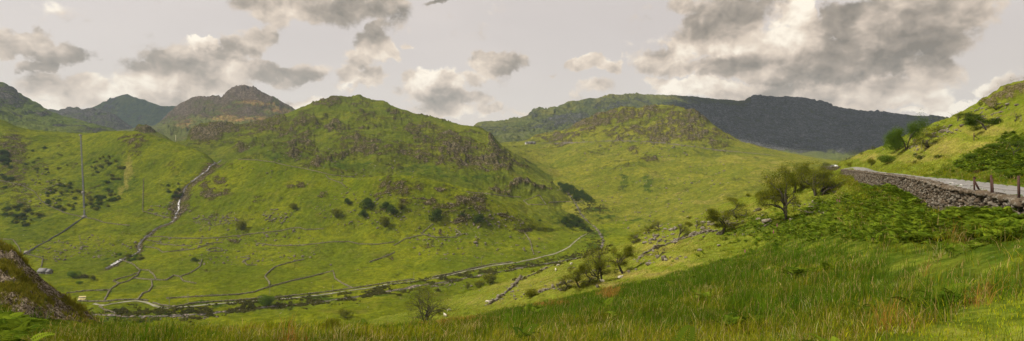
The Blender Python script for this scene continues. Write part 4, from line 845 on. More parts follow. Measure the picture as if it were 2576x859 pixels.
VW = [
 ([(373,597),(400,596),(440,600),(481,601),(539,600),(600,594),(644,588),(706,582),(735,575),(753,574),(769,579),(813,577)], 'long field wall running right from the tumbling stream below the knoll'),
 ([(644,613),(700,620),(763,618),(831,610),(878,609),(903,615),(950,616),(991,610)], 'wavy field wall across the middle of the slope under the knoll'),
 ([(991,618),(1003,612),(1019,602),(1056,593)], 'short diagonal wall climbing left of the curved pen under the crags'),
 ([(1087,565),(1075,576),(1059,590),(1094,598),(1144,598),(1162,591),(1152,582),(1144,577)], 'curved bowl shaped pen wall under the right hand crags'),
 ([(763,654),(740,659),(715,665),(689,674),(671,690),(666,697),(677,711),(678,718)], 'curving wall round the left end of the smooth green mound'),
 ([(644,734),(680,722),(733,708),(786,696),(837,683)], 'straight wall rising right along the foot of the smooth green mound'),
 ([(838,684),(843,702),(861,714),(887,726)], 'stout crooked wall dropping from the mound down to the valley road'),
 ([(169,739),(215,733),(273,731)], 'short level wall in the bottom fields at the left'),
 ([(262,758),(277,730),(298,715),(323,708),(345,694),(352,681),(334,665),(309,656),(300,658)], 'winding wall from the road up to the foot of the tumbling stream'),
 ([(352,680),(374,681),(388,694),(392,703)], 'small hooked wall closing the field by the winding wall'),
 ([(334,701),(381,705),(417,706),(438,694),(451,697)], 'wavy wall across the bottom fields joining the winding wall'),
 ([(381,706),(383,722),(374,735),(359,739),(347,755)], 'crooked wall dropping to the road bend'),
 ([(298,713),(284,708),(300,702),(330,694),(345,688)], 'thin wall inside the fern field by the winding wall'),
 ([(508,654),(503,672),(481,687),(453,697),(460,708),(492,714)], 'thin wall curving round the field below the rocky mound'),
 ([(366,622),(395,626),(409,636),(438,633),(478,629)], 'broken wall just right of the lower tumbling stream'),
 ([(370,605),(400,610),(405,603)], 'short spur wall beside the tumbling stream'),
 ([(395,614),(450,619),(480,620)], 'faint low wall above the broken wall by the stream'),
 ([(496,626),(532,613),(560,611)], 'short bent wall left of the stone ring'),
 ([(521,631),(530,627),(545,625),(557,627),(562,632),(550,634),(530,634),(521,631)], 'oval stone ring of an old sheepfold in the field'),
 ([(606,648),(628,650)], 'tiny straight wall on the middle field'),
 ([(628,651),(612,658),(622,668),(645,668)], 'small hook shaped wall on the middle field'),
 ([(0,602),(32,604),(47,622),(52,636)], 'thin wall going down to the pipeline at the far left'),
 ([(66,640),(86,645),(108,651),(104,672)], 'curved wall between the pipeline and the farm building'),
 ([(361,452),(360,490),(359,530)], 'straight upright wall up the steep slope left of the waterfall'),
 ([(360,533),(378,537),(400,543),(425,549)], 'wall slanting right from the foot of the upright wall'),
 ([(0,455),(40,463),(60,470),(87,483),(105,508),(130,522),(160,535),(185,542),(212,548)], 'thin pale wall slanting down to the pipeline bend from the left'),
 ([(212,548),(240,553),(262,561),(300,566),(325,568)], 'low wall running right from the pipeline bend'),
 ([(600,402),(648,404),(690,409),(720,417),(760,424),(800,433),(832,441),(870,445),(891,446)], 'long wall along the top of the green shoulder behind the waterfall slope'),
 ([(820,443),(826,450),(860,462),(866,470)], 'short wall dropping off the ridge top wall'),
 ([(1175,484),(1222,488),(1270,494),(1288,496),(1310,497)], 'thin wall on the shelf behind the round knoll'),
 ([(1321,588),(1334,607),(1338,625),(1343,641)], 'steep thin wall on the slope above the end of the valley road'),
 ([(1317,506),(1328,516),(1374,516),(1356,491),(1335,500),(1317,506)], 'small walled enclosure on the shelf above the wood'),
 ([(1380,510),(1420,508),(1452,510),(1470,505)], 'wall from the enclosure to the narrow wood'),
 ([(198,758),(225,760),(262,760),(300,756),(345,755),(370,757)], 'roadside wall in front of the straw coloured plot'),
 ([(385,763),(410,770),(440,773),(480,765),(540,760),(593,757),(644,752)], 'roadside wall along the left part of the valley road'),
 ([(650,750),(689,750),(763,742),(828,735),(887,726),(938,719),(970,713),(1042,704)], 'roadside wall along the middle of the valley road'),
 ([(1089,698),(1131,690),(1178,679),(1238,666),(1288,660)], 'roadside wall along the right part of the valley road'),
 ([(420,752),(520,746),(600,742),(640,736)], 'faint low wall across the field above the road'),
 ([(930,660),(960,650),(985,640),(992,636)], 'faint diagonal wall right of the smooth green mound'),
 ([(290,790),(262,780),(250,772)], 'short wall from the river to the road at the left'),
]
for i_, (L, lb) in enumerate(VW): stone_wall(L, lb, seed=i_, h=1.2, wd=.85, step=1.5)
stone_wall([(1235,765),(1250,755),(1264,744),(1280,732),(1293,721),(1302,710),(1310,698)], 'tumbled rubble wall going straight down the pale pasture', .85, .8, .6, broken=1, mat=M_boulder, seed=51)
stone_wall([(1356,737),(1380,730),(1402,721),(1425,714),(1440,711)], 'short tumbled wall below the slope thicket', .7, .6, .6, broken=1, mat=M_boulder, seed=52)
stone_wall([(1609,652),(1618,640),(1640,630),(1662,621),(1690,611),(1712,604),(1745,594),(1774,585),(1800,583)], 'long tumbled stone wall climbing past the round spreading hawthorn', .75, .7, .55, broken=1, mat=M_boulder, seed=53)
stone_wall([(1390,668),(1340,692),(1300,708)], 'faint line of stones along the brow of the pale pasture', .6, .6, .9, broken=1, mat=M_boulder, seed=54)
FA = np.array(FALLEN); rng = np.random.default_rng(8); v, f, c = lumps(FA[:, :3], FA[:, 3:], rng.uniform(0, 6, len(FA)), rng, .15, .2)
tag(link('stones', mesh_arrays('fallen_stones', v, [f], M_boulder, False, c)), 'stones fallen from the tumbled walls', 'stones', kind='stuff')
def far_wall():
    L = [((x-CX)/F*d, d, (CY-y)/F*d) for x, y, d in ((2066,419,248),(2090,418.6,240),(2120,419.2,230),(2145,420.5,218))]
    r = resample(L, .5); rng = np.random.default_rng(5); cen = []; siz = []; yw = np.arctan2(np.gradient(r[:, 1]), np.gradient(r[:, 0])); yy = []
    for k in range(7):
        cen.append(np.stack([r[:, 0], r[:, 1]+rng.normal(0, .06, len(r)), r[:, 2]-.12-k*.24], 1)); siz.append(np.stack([rng.uniform(.25, .4, len(r)), np.full(len(r), .3), rng.uniform(.1, .17, len(r))], 1)); yy.append(yw)
    o = np.array(r[len(r)//2]); v, f, c = lumps(np.concatenate(cen)-o, np.concatenate(siz), np.concatenate(yy), rng)
    ob = link('dry_stone_wall', mesh_arrays('far_road_wall', v, [f], M_stone, False, c)); ob.location = o; tag(ob, 'short far stretch of dark stone wall beyond the road bend', 'wall')
far_wall()
# ---- ribbons laid on the ground
def ribbon(name, L, width, lift, mat, label, cat, only=None, nx=4, wob=0.0, step=3.0, seed=3):
    P_ = [(p.x, p.y) for p in path_pts(L, only or ['valley_hillside','middle_hill','green_hill'])]; r = resample(P_, step)
    if len(r) > 6:
        for _ in range(2): r[1:-1] = (r[:-2]+2*r[1:-1]+r[2:])/4
    t = np.gradient(r, axis=0); t /= np.linalg.norm(t, axis=1)[:, None]; nn_ = np.stack([-t[:, 1], t[:, 0]], 1)
    w_ = width*.5*(1+wob*2*fbm(np.arange(len(r))*.3, np.zeros(len(r)), seed, 3)); v = []
    for i in range(len(r)):
        for k in range(nx+1):
            q = r[i]+nn_[i]*w_[i]*(2*k/nx-1); v.append([q[0], q[1], gz(q[0], q[1])+lift])
    m = nx+1; i, k = np.meshgrid(np.arange(len(r)-1), np.arange(nx), indexing='ij'); b = (i*m+k).ravel()
    ob = link(name, mesh_arrays(name, np.array(v), [np.stack([b, b+1, b+m+1, b+m], 1)], mat, True)); tag(ob, label, cat, kind='structure'); return ob
M_lane = plainmat('lane_surface', (.12,.12,.06), (.25,.235,.17), .12, .9, .2)
M_track = plainmat('mine_track', (.07,.065,.04), (.12,.10,.075), .05, .9, .3)
M_gravel = plainmat('river_gravel', (.045,.04,.028), (.25,.20,.155), .35, .9, .6, lo=.48, hi=.66)
M_water = plainmat('white_water', (.12,.11,.10), (.80,.80,.80), .3, .3, .5, lo=.45, hi=.58)
M_beck = plainmat('stream_bed', (.05,.043,.035), (.55,.53,.50), .16, .5, .5, lo=.54, hi=.68)
ribbon('road', [(262,770),(280,766),(298,762),(322,759),(345,758),(358,759),(370,762),(395,773),(424,777),(460,774),(503,769),(550,765),(593,762),(644,758),(689,755),(763,748),(828,740),(887,731),(938,724),(970,717),(1042,708),(1089,702),(1131,693),(1178,682),(1238,669),(1288,663),(1312,659),(1356,649),(1400,638),(1431,623),(1446,609),(1462,596),(1478,588)], 2.3, .3, M_lane, 'narrow pale lane winding along the valley floor', 'road')
ribbon('path', [(236,765),(248,768),(262,770)], 2.2, .3, M_lane, 'short pale farm track joining the valley lane', 'path', step=2)
ribbon('river', RIVER, 3.2, .2, M_gravel, 'stony river bed half hidden in scrub', 'river', wob=.9)
ribbon('stream', STREAM, 2.0, .45, M_beck, 'narrow stream tumbling down the ravine', 'stream', wob=1.2, step=2.0, nx=2)
ribbon('waterfall', [(452,505),(449,515),(450,528),(446,535),(442,540)], 1.9, .8, M_water, 'white waterfall in the middle of the ravine', 'stream', wob=.4, step=1.5)
ribbon('waterfall', [(527,420),(523,428),(519,433)], 1.9, .8, M_water, 'white waterfall near the top of the ravine', 'stream', wob=.4, step=1.5)
ribbon('waterfall', [(305,655),(292,663),(280,670)], 2.4, .8, M_water, 'white cascade at the foot of the tumbling stream', 'stream', wob=.4, step=1.5)
ribbon('path', [(1345,361),(1380,361),(1430,360),(1480,358),(1530,355),(1580,355),(1640,358),(1700,364),(1760,372),(1800,378),(1860,383),(1920,389),(1980,395)], 5, .4, M_track, 'old mine road traversing the pale green hill', 'path', only=['green_hill'], step=8)
# ---- the road beside the viewer
M_tar = plainmat('road_tarmac', (.15,.145,.14), (.24,.23,.215), 1.2, .85, .15)
pxs = np.arange(2122, 3060, 4.0); rows = []
for px in pxs:
    a = np.interp(px, [2100,2117,2157,2198,2249,2285,2320,2359,2403,2457,2522,2576,3076], [209,199,123,89.5,72.3,62.7,54.6,47.6,42.6,38.6,34.5,31.4,22.8])+.3
    b = np.interp(px, [2060,2100,2149,2177,2207,2240,2273,2332,2403,2487,2576,3076], [300,235,190,166,146,127,111,89,72,60.6,51,34])
    if px < 2149: a = b-8
    rows.append([((px-CX)/F*d, d, f0.height((px-CX)/F*d, d)+.05) for d in np.linspace(a, b, 11)])
v = np.array(rows).reshape(-1, 3); i, k = np.meshgrid(np.arange(len(pxs)-1), np.arange(10), indexing='ij'); b = (i*11+k).ravel()
tag(link('road', mesh_arrays('road', v, [np.stack([b, b+11, b+12, b+1], 1)], M_tar, True)), 'grey tarmac road curving along behind the stone wall', 'road', kind='structure')
M_paint = plainmat('road_paint', (.55,.54,.5), (.75,.74,.7), 6, .7, .1)
v = []; f = []
for (xa, ya, xb, yb) in ((2337,453.5,2361,456.8),(2381,459.8,2410,465.4),(2416,466.6,2432,469.6),(2300,449.6,2320,452)):
    A = at(xa, ya, ['ground']); B = at(xb, yb, ['ground'])
    d = (B-A); d.z = 0; d.normalize(); s = Vector((-d.y, d.x, 0))*.07; base = len(v)
    for t in range(5):
        q = A.lerp(B, t/4)
        for g_s in (-1, 1): w_ = q+s*g_s; v.append((w_.x, w_.y, f0.height(w_.x, w_.y)+.075))
    f += [(base+2*t, base+2*t+1, base+2*t+3, base+2*t+2) for t in range(4)]
tag(link('road_marking', mesh_arrays('road_marking', np.array(v), [np.array(f)], M_paint)), 'dashed white centre line on the tarmac road', 'road marking', kind='structure')
# ---- boulders
def boulder_mesh(seed):
    rng = np.random.default_rng(seed); import bmesh
    bm = bmesh.new(); bmesh.ops.create_icosphere(bm, subdivisions=3, radius=1)
    pl = rng.normal(size=(9, 3)); pl /= np.linalg.norm(pl, axis=1)[:, None]; pd = rng.uniform(.55, .9, 9)
    V = np.array([v.co[:] for v in bm.verts])
    for q, d in zip(pl, pd):
        t = V@q; V -= np.maximum(t-d, 0)[:, None]*q
    V *= (1+.10*fbm(V[:, 0]*1.7+seed, V[:, 1]*1.7+V[:, 2]*1.3, seed, 4))[:, None]
    F_ = np.array([[v.index for v in f.verts] for f in bm.faces]); bm.free()
    return mesh_arrays('boulder', V, [F_], M_boulder, False, np.full((len(V), 3), rng.uniform(.2, .9)))
BM = [boulder_mesh(s) for s in range(6)]
def boulder(x, y, w_, h_, label, group=None, k=None, sink=.3, name='boulder'):
    p = at(x, y)
    if p is None: return
    W = w_/F*p.y*.5; H = h_/F*p.y*.5; o = link(name, BM[(k if k is not None else int(x+y)) % 6])
    o.location = (p.x, p.y, p.z+H*(1-sink*1.2)); o.scale = (W, W*.8, H*1.15); o.rotation_euler = (random.uniform(-.15, .15), random.uniform(-.15, .15), random.uniform(-.6, .6)); tag(o, label, 'rock', group)
for x, y, w_, h_, lb in [
 (1650,597,20,9,'long flat topped grey boulder alone on the pale slope'),
 (1670,655,16,15,'squarish pale grey boulder at the right end of the rock group'),
 (1632,667,24,9,'flat slab of rock left of the squarish boulder'),
 (1654,650,14,10,'broken grey boulder between the slab and the squarish boulder'),
 (1767,578,14,9,'dark boulder beside the broken wall'),
 (1806,591,12,6,'dark grey boulder at the foot of the round spreading hawthorn'),
 (1759,631,16,6,'low pale rock in the grass below the round spreading hawthorn'),
 (1908,531,17,10,'grey boulder below the leafy bush'),
 (1928,560,34,11,'long tilted pale slab left of the tallest hawthorn'),
 (1909,556,16,9,'dark boulder at the left end of the tilted slab'),
 (1990,558,13,11,'pale boulder at the foot of the tallest hawthorn'),
 (1944,502,14,10,'pinkish boulder beside the leafy bush'),
 (2100,485,12,6,'small pale rock near the ferns below the road wall'),
 (2048,523,30,6,'long pale fallen rock right of the tallest hawthorn'),
 (2041,538,10,6,'small pale rock under the long fallen one'),
 (1808,620,12,6,'brown boulder low in the ferny grass'),
 (1844,577,12,8,'grey boulder just right of the round spreading hawthorn'),
 (1830,572,13,10,'tall grey boulder touching the round spreading hawthorn'),
 (1868,561,8,7,'small grey boulder left of the tilted slab'),
 (1412,732,14,6,'flat pale stone at the foot of the small leaning hawthorn'),
 (1582,686,10,7,'pale stone right of the dense rounded hawthorn'),
 (1600,680,9,5,'small pale stone farther right of the dense rounded hawthorn'),
 (1432,676,14,5,'flat brown stone in the open pasture'),
 (1085,812,9,6,'pale stone under the wide twiggy hawthorn'),
 (2372,334,15,9,'big dark boulder in the boulder group on the upper slope'),
 (2386,334,10,6,'grey boulder right of the big dark one'),
 (2420,319,12,8,'brown boulder under the skyline thorn trees'),
 (2392,318,13,5,'flat dark boulder near the hill skyline'),
 (2534,266,12,8,'grey boulder below the rock bluff'),
 (2557,267,11,7,'grey boulder right of the one below the bluff'),
 (2301,356,16,7,'heap of pale rock right of the ash tree'),
 (2353,345,8,4,'small dark boulder between thorn trees on the slope'),
 (2300,365,9,6,'brown rock behind the gnarled hawthorn'),
 (1503,724,11,9,'pointed pale boulder at the edge of the rushes'),
 (1770,598,8,6,'grey rock fallen from the tumbled wall'),
 (1700,612,14,6,'flat grey rock left of the tumbled wall bend'),
 (505,613,9,4,'pale boulder in the field below the long field wall'),
 (1076,615,5,5,'white boulder on open grass under the curved pen'),
 (1196,612,12,6,'pair of joined pale boulders on open grass right of the pen'),
 (832,668,7,4,'grey boulder on the smooth green mound'),
 (255,644,6,3,'small boulder beside the stream side field'),
 (900,680,5,3,'lone pale boulder right of the crooked road wall'),
]: boulder(x, y, w_, h_, lb)
# loose stones nobody could count
def stone_scatter(n, regs, label, seed, smin, smax, mat=M_boulder, name='stones'):
    rng = np.random.default_rng(seed); cen = []; siz = []
    for (cx, cy, rx, ry, wt) in regs:
        for _ in range(int(n*wt)):
            a = rng.uniform(0, 6.28); q = math.sqrt(rng.random()); p = at(cx+rx*q*math.cos(a), cy+ry*q*math.sin(a))
            if p is None: continue
            if f_nr_at(p): continue
            s = smin+(smax-smin)*rng.random()**3; s *= (p.y/600)**.5 if p.y > 200 else .55
            cen.append([p.x, p.y, p.z+s*.25]); siz.append([s*rng.uniform(.8, 1.5), s, s*rng.uniform(.45, .8)])
    cen = np.array(cen); v, f, c = lumps(cen, np.array(siz), rng.uniform(0, 6, len(cen)), rng, .2, .4)
    tag(link(name, mesh_arrays(name, v, [f], mat, False, np.clip(c*.8+.1, 0, 1))), label, 'stones', kind='stuff')
def f_nr_at(p):
    px = CX+p.x/p.y*F
    return px > 2095 and np.interp(px, f0.px, f_nr)*.97 < p.y < np.interp(px, f0.px, f_far)*1.02
stone_scatter(700, [(540,555,60,14,.35),(700,545,40,20,.2),(600,620,220,50,.6),(1100,560,160,50,.45),(1200,620,180,40,.3),(430,530,60,20,.15),(130,630,70,30,.2),(1240,560,80,30,.2),(1130,720,60,8,.06),(900,520,120,50,.3),(250,620,100,30,.3),(850,400,260,70,.35),(400,800,160,5,.1),(110,470,60,60,.25)], 'loose pale stones scattered over the valley sides', 5, .25, 1.5)
stone_scatter(420, [(1640,350,160,50,.5),(1700,560,160,40,.35),(1600,470,200,60,.35),(1640,600,60,14,.1),(1820,440,120,40,.15),(1480,380,60,30,.1)], 'loose stones scattered over the pale green hill', 6, .4, 1.7)
stone_scatter(240, [(1850,560,90,34,.25),(1660,650,70,22,.2),(1480,690,110,22,.12),(1380,720,60,12,.2),(2050,520,60,22,.2),(2360,330,60,16,.35),(2480,280,70,22,.4),(2280,375,60,14,.2),(1260,740,60,26,.3)], 'small stones lying in the grass of the near slopes', 7, .14, .8)
# ================================================================== GRASS AND FERNS OF THE NEAR BANK
def sample_sheet(sh, n, pw, rng, mask, pxr=(-160, 2760), dmax=330, dmin=3):
    dx = np.gradient(sh.X, axis=1); dy = np.gradient(sh.D, axis=0)
    w_ = np.abs(dx*dy)/sh.D**pw*mask*((sh.PX > pxr[0]) & (sh.PX < pxr[1]) & (sh.D < dmax) & (sh.D > dmin))
    w_ = w_[:-1, :-1].ravel(); cs = np.cumsum(w_); k = np.searchsorted(cs, rng.random(n)*cs[-1]); r, c = np.divmod(k, sh.D.shape[1]-1)
    a = rng.random(n); b = rng.random(n)
    def bil(A): return (A[r, c]*(1-a)*(1-b)+A[r+1, c]*a*(1-b)+A[r, c+1]*(1-a)*b+A[r+1, c+1]*a*b)
    D = bil(sh.D); px = bil(sh.PX.astype(float)); return px, D, bil(sh.Z), (px-CX)/F*D, (r, c)
def oval(x, y, L):
    o = np.zeros(x.shape)
    for cx, cy, rx, ry, s in L: o = np.maximum(o, s*np.exp(-(((x-cx)/rx)**2+((y-cy)/ry)**2)))
    return o
vis = np.ones(f0.D.shape)
# rows hidden behind the brow need no blades
pyf = f0.py(); runmin = np.minimum.accumulate(np.where(f0.D > 3, pyf, 1e9), axis=0)
hid = pyf > runmin+14
base_mask = (~isroad)*(~hid)*(1-.9*kf)*1.0
rng = np.random.default_rng(5)
NB = 40000
px, D, Z, X, rc = sample_sheet(f0, NB, 1.75, rng, base_mask*(1-.25*fern), dmax=330, dmin=6)
PY = CY-Z/D*F
rushz = oval(px, PY, [(1300,785,150,24,1),(1450,760,120,22,1),(1600,735,160,26,1),(1800,690,180,34,1),(2000,650,160,34,.9),(2150,610,110,40,.6),(2050,760,260,34,.55),(2330,770,160,34,.6),(1750,800,260,26,.35),(2200,700,200,40,.5),(2480,660,100,60,.5),(300,810,220,18,.4),(60,800,80,20,.5)])+.5*fbm(X/3.5, D/3.5, 201, 3)+.10
rustz = oval(px, PY, [(1000,818,260,12,.6),(1150,800,120,12,.9),(1400,768,70,12,.9),(1535,742,34,20,1.2),(600,834,260,12,.45),(180,795,90,34,.9),(90,770,70,20,.7),(2450,630,110,50,.5),(2462,745,30,44,1.3),(2250,835,90,24,.8),(2330,690,90,40,.35),(2180,650,60,24,.3),(1250,855,260,14,.25),(800,862,260,12,.3),(2100,830,60,14,.4)])+.42*fbm(X/2.4, D/2.4, 202, 3)
strawz = oval(px, PY, [(1600,690,180,10,1),(1500,716,100,9,1),(1710,660,90,10,.9),(1850,600,60,30,.5),(1700,600,120,16,.6),(1500,650,160,30,.45),(1800,560,120,20,.6),(2000,500,60,16,.5),(1200,760,120,16,.5),(2400,370,150,24,1),(2300,400,120,14,.8),(2480,330,100,14,.9),(2200,395,80,12,1),(2550,300,90,20,.5),(2560,396,24,9,1.2),(2450,295,100,18,.5),(2120,500,26,12,.9),(2060,530,30,9,.9),(2110,520,40,10,.6)])+.5*fbm(X/5, D/5, 203, 3)
lawn = oval(px, PY, [(2600,860,230,90,1.9),(2360,905,230,60,1.6)])
farz = sstep(80, 140, D)
kind = np.zeros(len(px), int)                         # 0 meadow 1 rush 2 rust 3 straw 4 lawn
r_ = rng.random(len(px))
kind[rushz > r_*.9+.05] = 1
kind[(rustz*.8 > r_*.9+.25)] = 2
kind[(strawz*(.35+.65*sstep(50, 90, D)) > r_*.7+.3)] = 3
kind[(rng.random(len(px)) < .07) & (D < 70)] = 3; kind[lawn > .5] = 4
kind[(D > 100) & (kind == 1)] = 0
NBL = np.array([13, 20, 17, 14, 13])[kind]
hgt = np.array([.40, .66, .66, .42, .13])[kind]*(rng.uniform(.45, 1.15, len(px))+.45*(rng.random(len(px)) > .85))*(1-.25*farz)*(1+.8*np.clip(fbm(X/1.6, D/1.6, 208, 3), -.5, .6))
PALC = np.array([[.115,.170,.007],[.050,.118,.006],[.27,.135,.022],[.36,.30,.11],[.24,.31,.008]])
PALD = np.array([[.225,.245,.013],[.100,.175,.009],[.34,.21,.05],[.44,.38,.17],[.33,.38,.012]])
hgt *= np.interp(px, [0, 1000, 1800], [.6, .55, .85])
rep = np.repeat(np.arange(len(px)), NBL); n = len(rep); print('blades', n)
cr_ = np.array([.26, .15, .14, .26, .55])[kind][rep]*(1+D[rep]/70)
ox = rng.normal(0, 1, n)*cr_; oy = rng.normal(0, 1, n)*cr_
bx = X[rep]+ox; by = D[rep]+oy
# local slope for the foot of every blade
gx = np.gradient(f0.Z, axis=1)/np.gradient(f0.X, axis=1); gy = np.gradient(f0.Z, axis=0)/np.gradient(f0.D, axis=0)
sx_ = np.clip(gx[rc], -.8, .8)[rep]; sy_ = np.clip(gy[rc]-0*gx[rc], -.8, .8)[rep]
uu = (X/D)[rep]; sy2 = sy_-sx_*0
bz = Z[rep]+sx_*(ox-uu*oy)+sy2*oy-.04
kd = kind[rep]; h_ = hgt[rep]*rng.uniform(.55, 1.15, n)
spread = np.array([.75, .34, .42, .7, .5])[kd]
ang = rng.uniform(0, 2*np.pi, n); ln = np.abs(rng.normal(0, 1, n))*spread*h_
wind = .10*h_; lx = np.cos(ang)*ln+wind; ly = np.sin(ang)*ln
wd_ = np.array([.010, .008, .008, .009, .010])[kd]*rng.uniform(.6, 1.2, n)*.8+D[rep]*.00032
wa = rng.uniform(-.9, .9, n); wx = np.cos(wa)*wd_*.5; wy = np.sin(wa)*wd_*.5
P0 = np.stack([bx, by, bz], 1); P1 = P0+np.stack([lx*.35, ly*.35, h_*.6], 1); P2 = P0+np.stack([lx, ly, h_*np.sqrt(np.clip(1-.35*(ln/h_)**2, .3, 1))], 1)
W = np.stack([wx, wy, np.zeros(n)], 1)
v = np.stack([P0-W, P0+W, P1-W*.85, P1+W*.85, P2-W*.15, P2+W*.15], 1).reshape(-1, 3)
b0 = np.arange(n)*6; fq = np.concatenate([np.stack([b0, b0+1, b0+3, b0+2], 1), np.stack([b0+2, b0+3, b0+5, b0+4], 1)])
mixc = np.clip(rng.random(n)*.7+.3*rng.random(len(px))[rep], 0, 1)[:, None]
col = PALC[kd]*(1-mixc)+PALD[kd]*mixc
mead = (kd == 0)[:, None]; patch = np.clip(.5+1.3*fbm(bx/7, by/7, 205, 3), 0, 1)[:, None]
tint = rng.uniform(.75, 1.22, (len(px), 1))[rep]*np.stack([rng.uniform(.85, 1.25, len(px)), np.ones(len(px)), np.ones(len(px))], 1)[rep]; col = col*tint
col = np.where(mead, col*(.6+.6*patch)+np.array([.03, .004, 0])*patch, col)
odd = rng.random(n) < np.array([.10, .08, .12, 0, .03])[kd]; col[odd] = np.array([.34,.25,.09])*rng.uniform(.8, 1.2, (odd.sum(), 1))
col = np.repeat(col, 6, 0); col = col.reshape(n, 6, 3); col[:, 4:] = col[:, 4:]*.9+np.array([.03,.028,.004]); col = col.reshape(-1, 3)
M_blade = colourmat('grass_blades', .3)
tag(link('grass', mesh_arrays('grass', v, [fq], M_blade, False, col)), 'long rushes and meadow grass of the near bank and slopes', 'grass', kind='stuff')
# ---- bracken
def frond_template(np_=11):
    vs = []; fs = []
    def q(a, b, c, d): i = len(vs); vs.extend([a, b, c, d]); fs.append((i, i+1, i+2, i+3))
    def axis(t): return np.array([t*.95, 0, .62*t-.62*t**2.2])
    for k in range(np_):
        t = .16+.84*k/np_; p = axis(t); L = .34*(1-t)**.75+.035; w2 = .034*(1-t)**.3+.018
        for s in (-1, 1):
            tip = p+np.array([.10*L, s*L, -.10*L]); m1 = p+np.array([w2+.04*L, s*L*.45, .0]); m0 = p+np.array([-w2+.04*L, s*L*.45, -.01])
            q(p, m0, tip, m1)
    for k in range(4):
        a = axis(k/4*.9); b = axis((k+1)/4*.9); q(a+[0, -.008, 0], b+[0, -.006, 0], b+[0, .006, 0], a+[0, .008, 0])
    return np.array(vs), np.array(fs)
FV, FF = frond_template()
def bracken(name, sh, n, mask, label, seed, size=(.55, 1.05), dmax=230, pw=1.6, tone=None):
    rng = np.random.default_rng(seed); px, D, Z, X, rc = sample_sheet(sh, n, pw, rng, mask, dmax=dmax, dmin=5)
    m = 5; n5 = n*m; X = np.repeat(X, m); D = np.repeat(D, m); Z = np.repeat(Z, m)
    s = rng.uniform(*size, n5)*.64*np.repeat(rng.uniform(.7, 1.25, n), m)*(1+D/400); a = rng.uniform(0, 6.28, n5); el = rng.uniform(-.1, .55, n5); roll = rng.normal(0, .3, n5)
    v = FV[None]*s[:, None, None]; x, y, z = v[..., 0], v[..., 1], v[..., 2]
    cr, sr = np.cos(roll)[:, None], np.sin(roll)[:, None]; y, z = y*cr-z*sr, y*sr+z*cr
    ce, se = np.cos(el)[:, None], np.sin(el)[:, None]; x, z = x*ce-z*se, x*se+z*ce
    ca, sa = np.cos(a)[:, None], np.sin(a)[:, None]; x, y = x*ca-y*sa, x*sa+y*ca
    v = np.stack([x+X[:, None], y+D[:, None], z+Z[:, None]+(.12+.3*rng.random(n5)*s)[:, None]], -1).reshape(-1, 3)
    f = (FF[None]+(np.arange(n5)*len(FV))[:, None, None]).reshape(-1, 4)
    t = rng.random((n5, 1)); c = (np.array([.055,.10,.008])*(1-t)+np.array([.165,.225,.016])*t)*(tone if tone else 1)*np.repeat(rng.uniform(.62, 1.3, n), m)[:, None]; c = np.repeat(c, len(FV), 0)
    tag(link(name, mesh_arrays(name, v, [f], M_fern, False, c)), label, 'bracken', kind='stuff')
M_fern = colourmat('bracken_fronds', .3)
fm = sstep(.40, .85, fern+.9*fbm(f0.X/2.8, f0.D/2.8, 207, 4))*base_mask
bracken('bracken', f0, 4200, fm*(f0.PX < 2420)*(f0.PX > 900)*(pyf > 440), 'bright green bracken below the road wall', 21, dmax=140)
bracken('bracken', f0, 900, fm*(f0.PX >= 2380)*(pyf > 470), 'deep bracken at the foot of the wall near the rusty posts', 22, size=(.6, 1.0), dmax=45)
bracken('bracken', f0, 2600, fm*(f0.PX > 2330)*(pyf < 470), 'dark bracken bank above the road', 23, size=(.45, .8), dmax=230, tone=1.0)
bracken('bracken', f0, 110, fm*(f0.PX < 120), 'bracken fronds in the bottom left corner', 24, dmax=40)
# grass and moss on the outcrop
rng = np.random.default_rng(9)
om = (oc.cover[..., 0] < .55)*1.0*(oc.D < 40)+.15*(oc.py() > np.interp(oc.px, [0,240], [745,800])[None, :])
px, D, Z, X, rc = sample_sheet(oc, 2600, 1.5, rng, om, pxr=(-200, 300), dmax=42, dmin=20)
rep = np.repeat(np.arange(len(px)), 16); n = len(rep); bx = X[rep]+rng.normal(0, .1, n); by = D[rep]+rng.normal(0, .1, n); bz = Z[rep]-.03
h_ = rng.uniform(.08, .26, n); a = rng.uniform(0, 6.28, n); ln = h_*rng.uniform(.1, .8, n); w_ = .018; wa = rng.uniform(-.9, .9, n)
P0 = np.stack([bx, by, bz], 1); P1 = P0+np.stack([np.cos(a)*ln*.4, np.sin(a)*ln*.4, h_*.6], 1); P2 = P0+np.stack([np.cos(a)*ln, np.sin(a)*ln, h_], 1); W = np.stack([np.cos(wa)*w_*.5, np.sin(wa)*w_*.5, 0*wa], 1)
v = np.stack([P0-W, P0+W, P1-W, P1+W, P2-W*.2, P2+W*.2], 1).reshape(-1, 3); b0 = np.arange(n)*6
t = rng.random((n, 1)); c = np.array([.11,.13,.014])*(1-t)+np.array([.26,.22,.03])*t
tag(link('moss', mesh_arrays('moss', v, [np.concatenate([np.stack([b0, b0+1, b0+3, b0+2], 1), np.stack([b0+2, b0+3, b0+5, b0+4], 1)])], M_blade, False, np.repeat(c, 6, 0))), 'yellow moss and short grass growing on the rock outcrop', 'moss', kind='stuff')
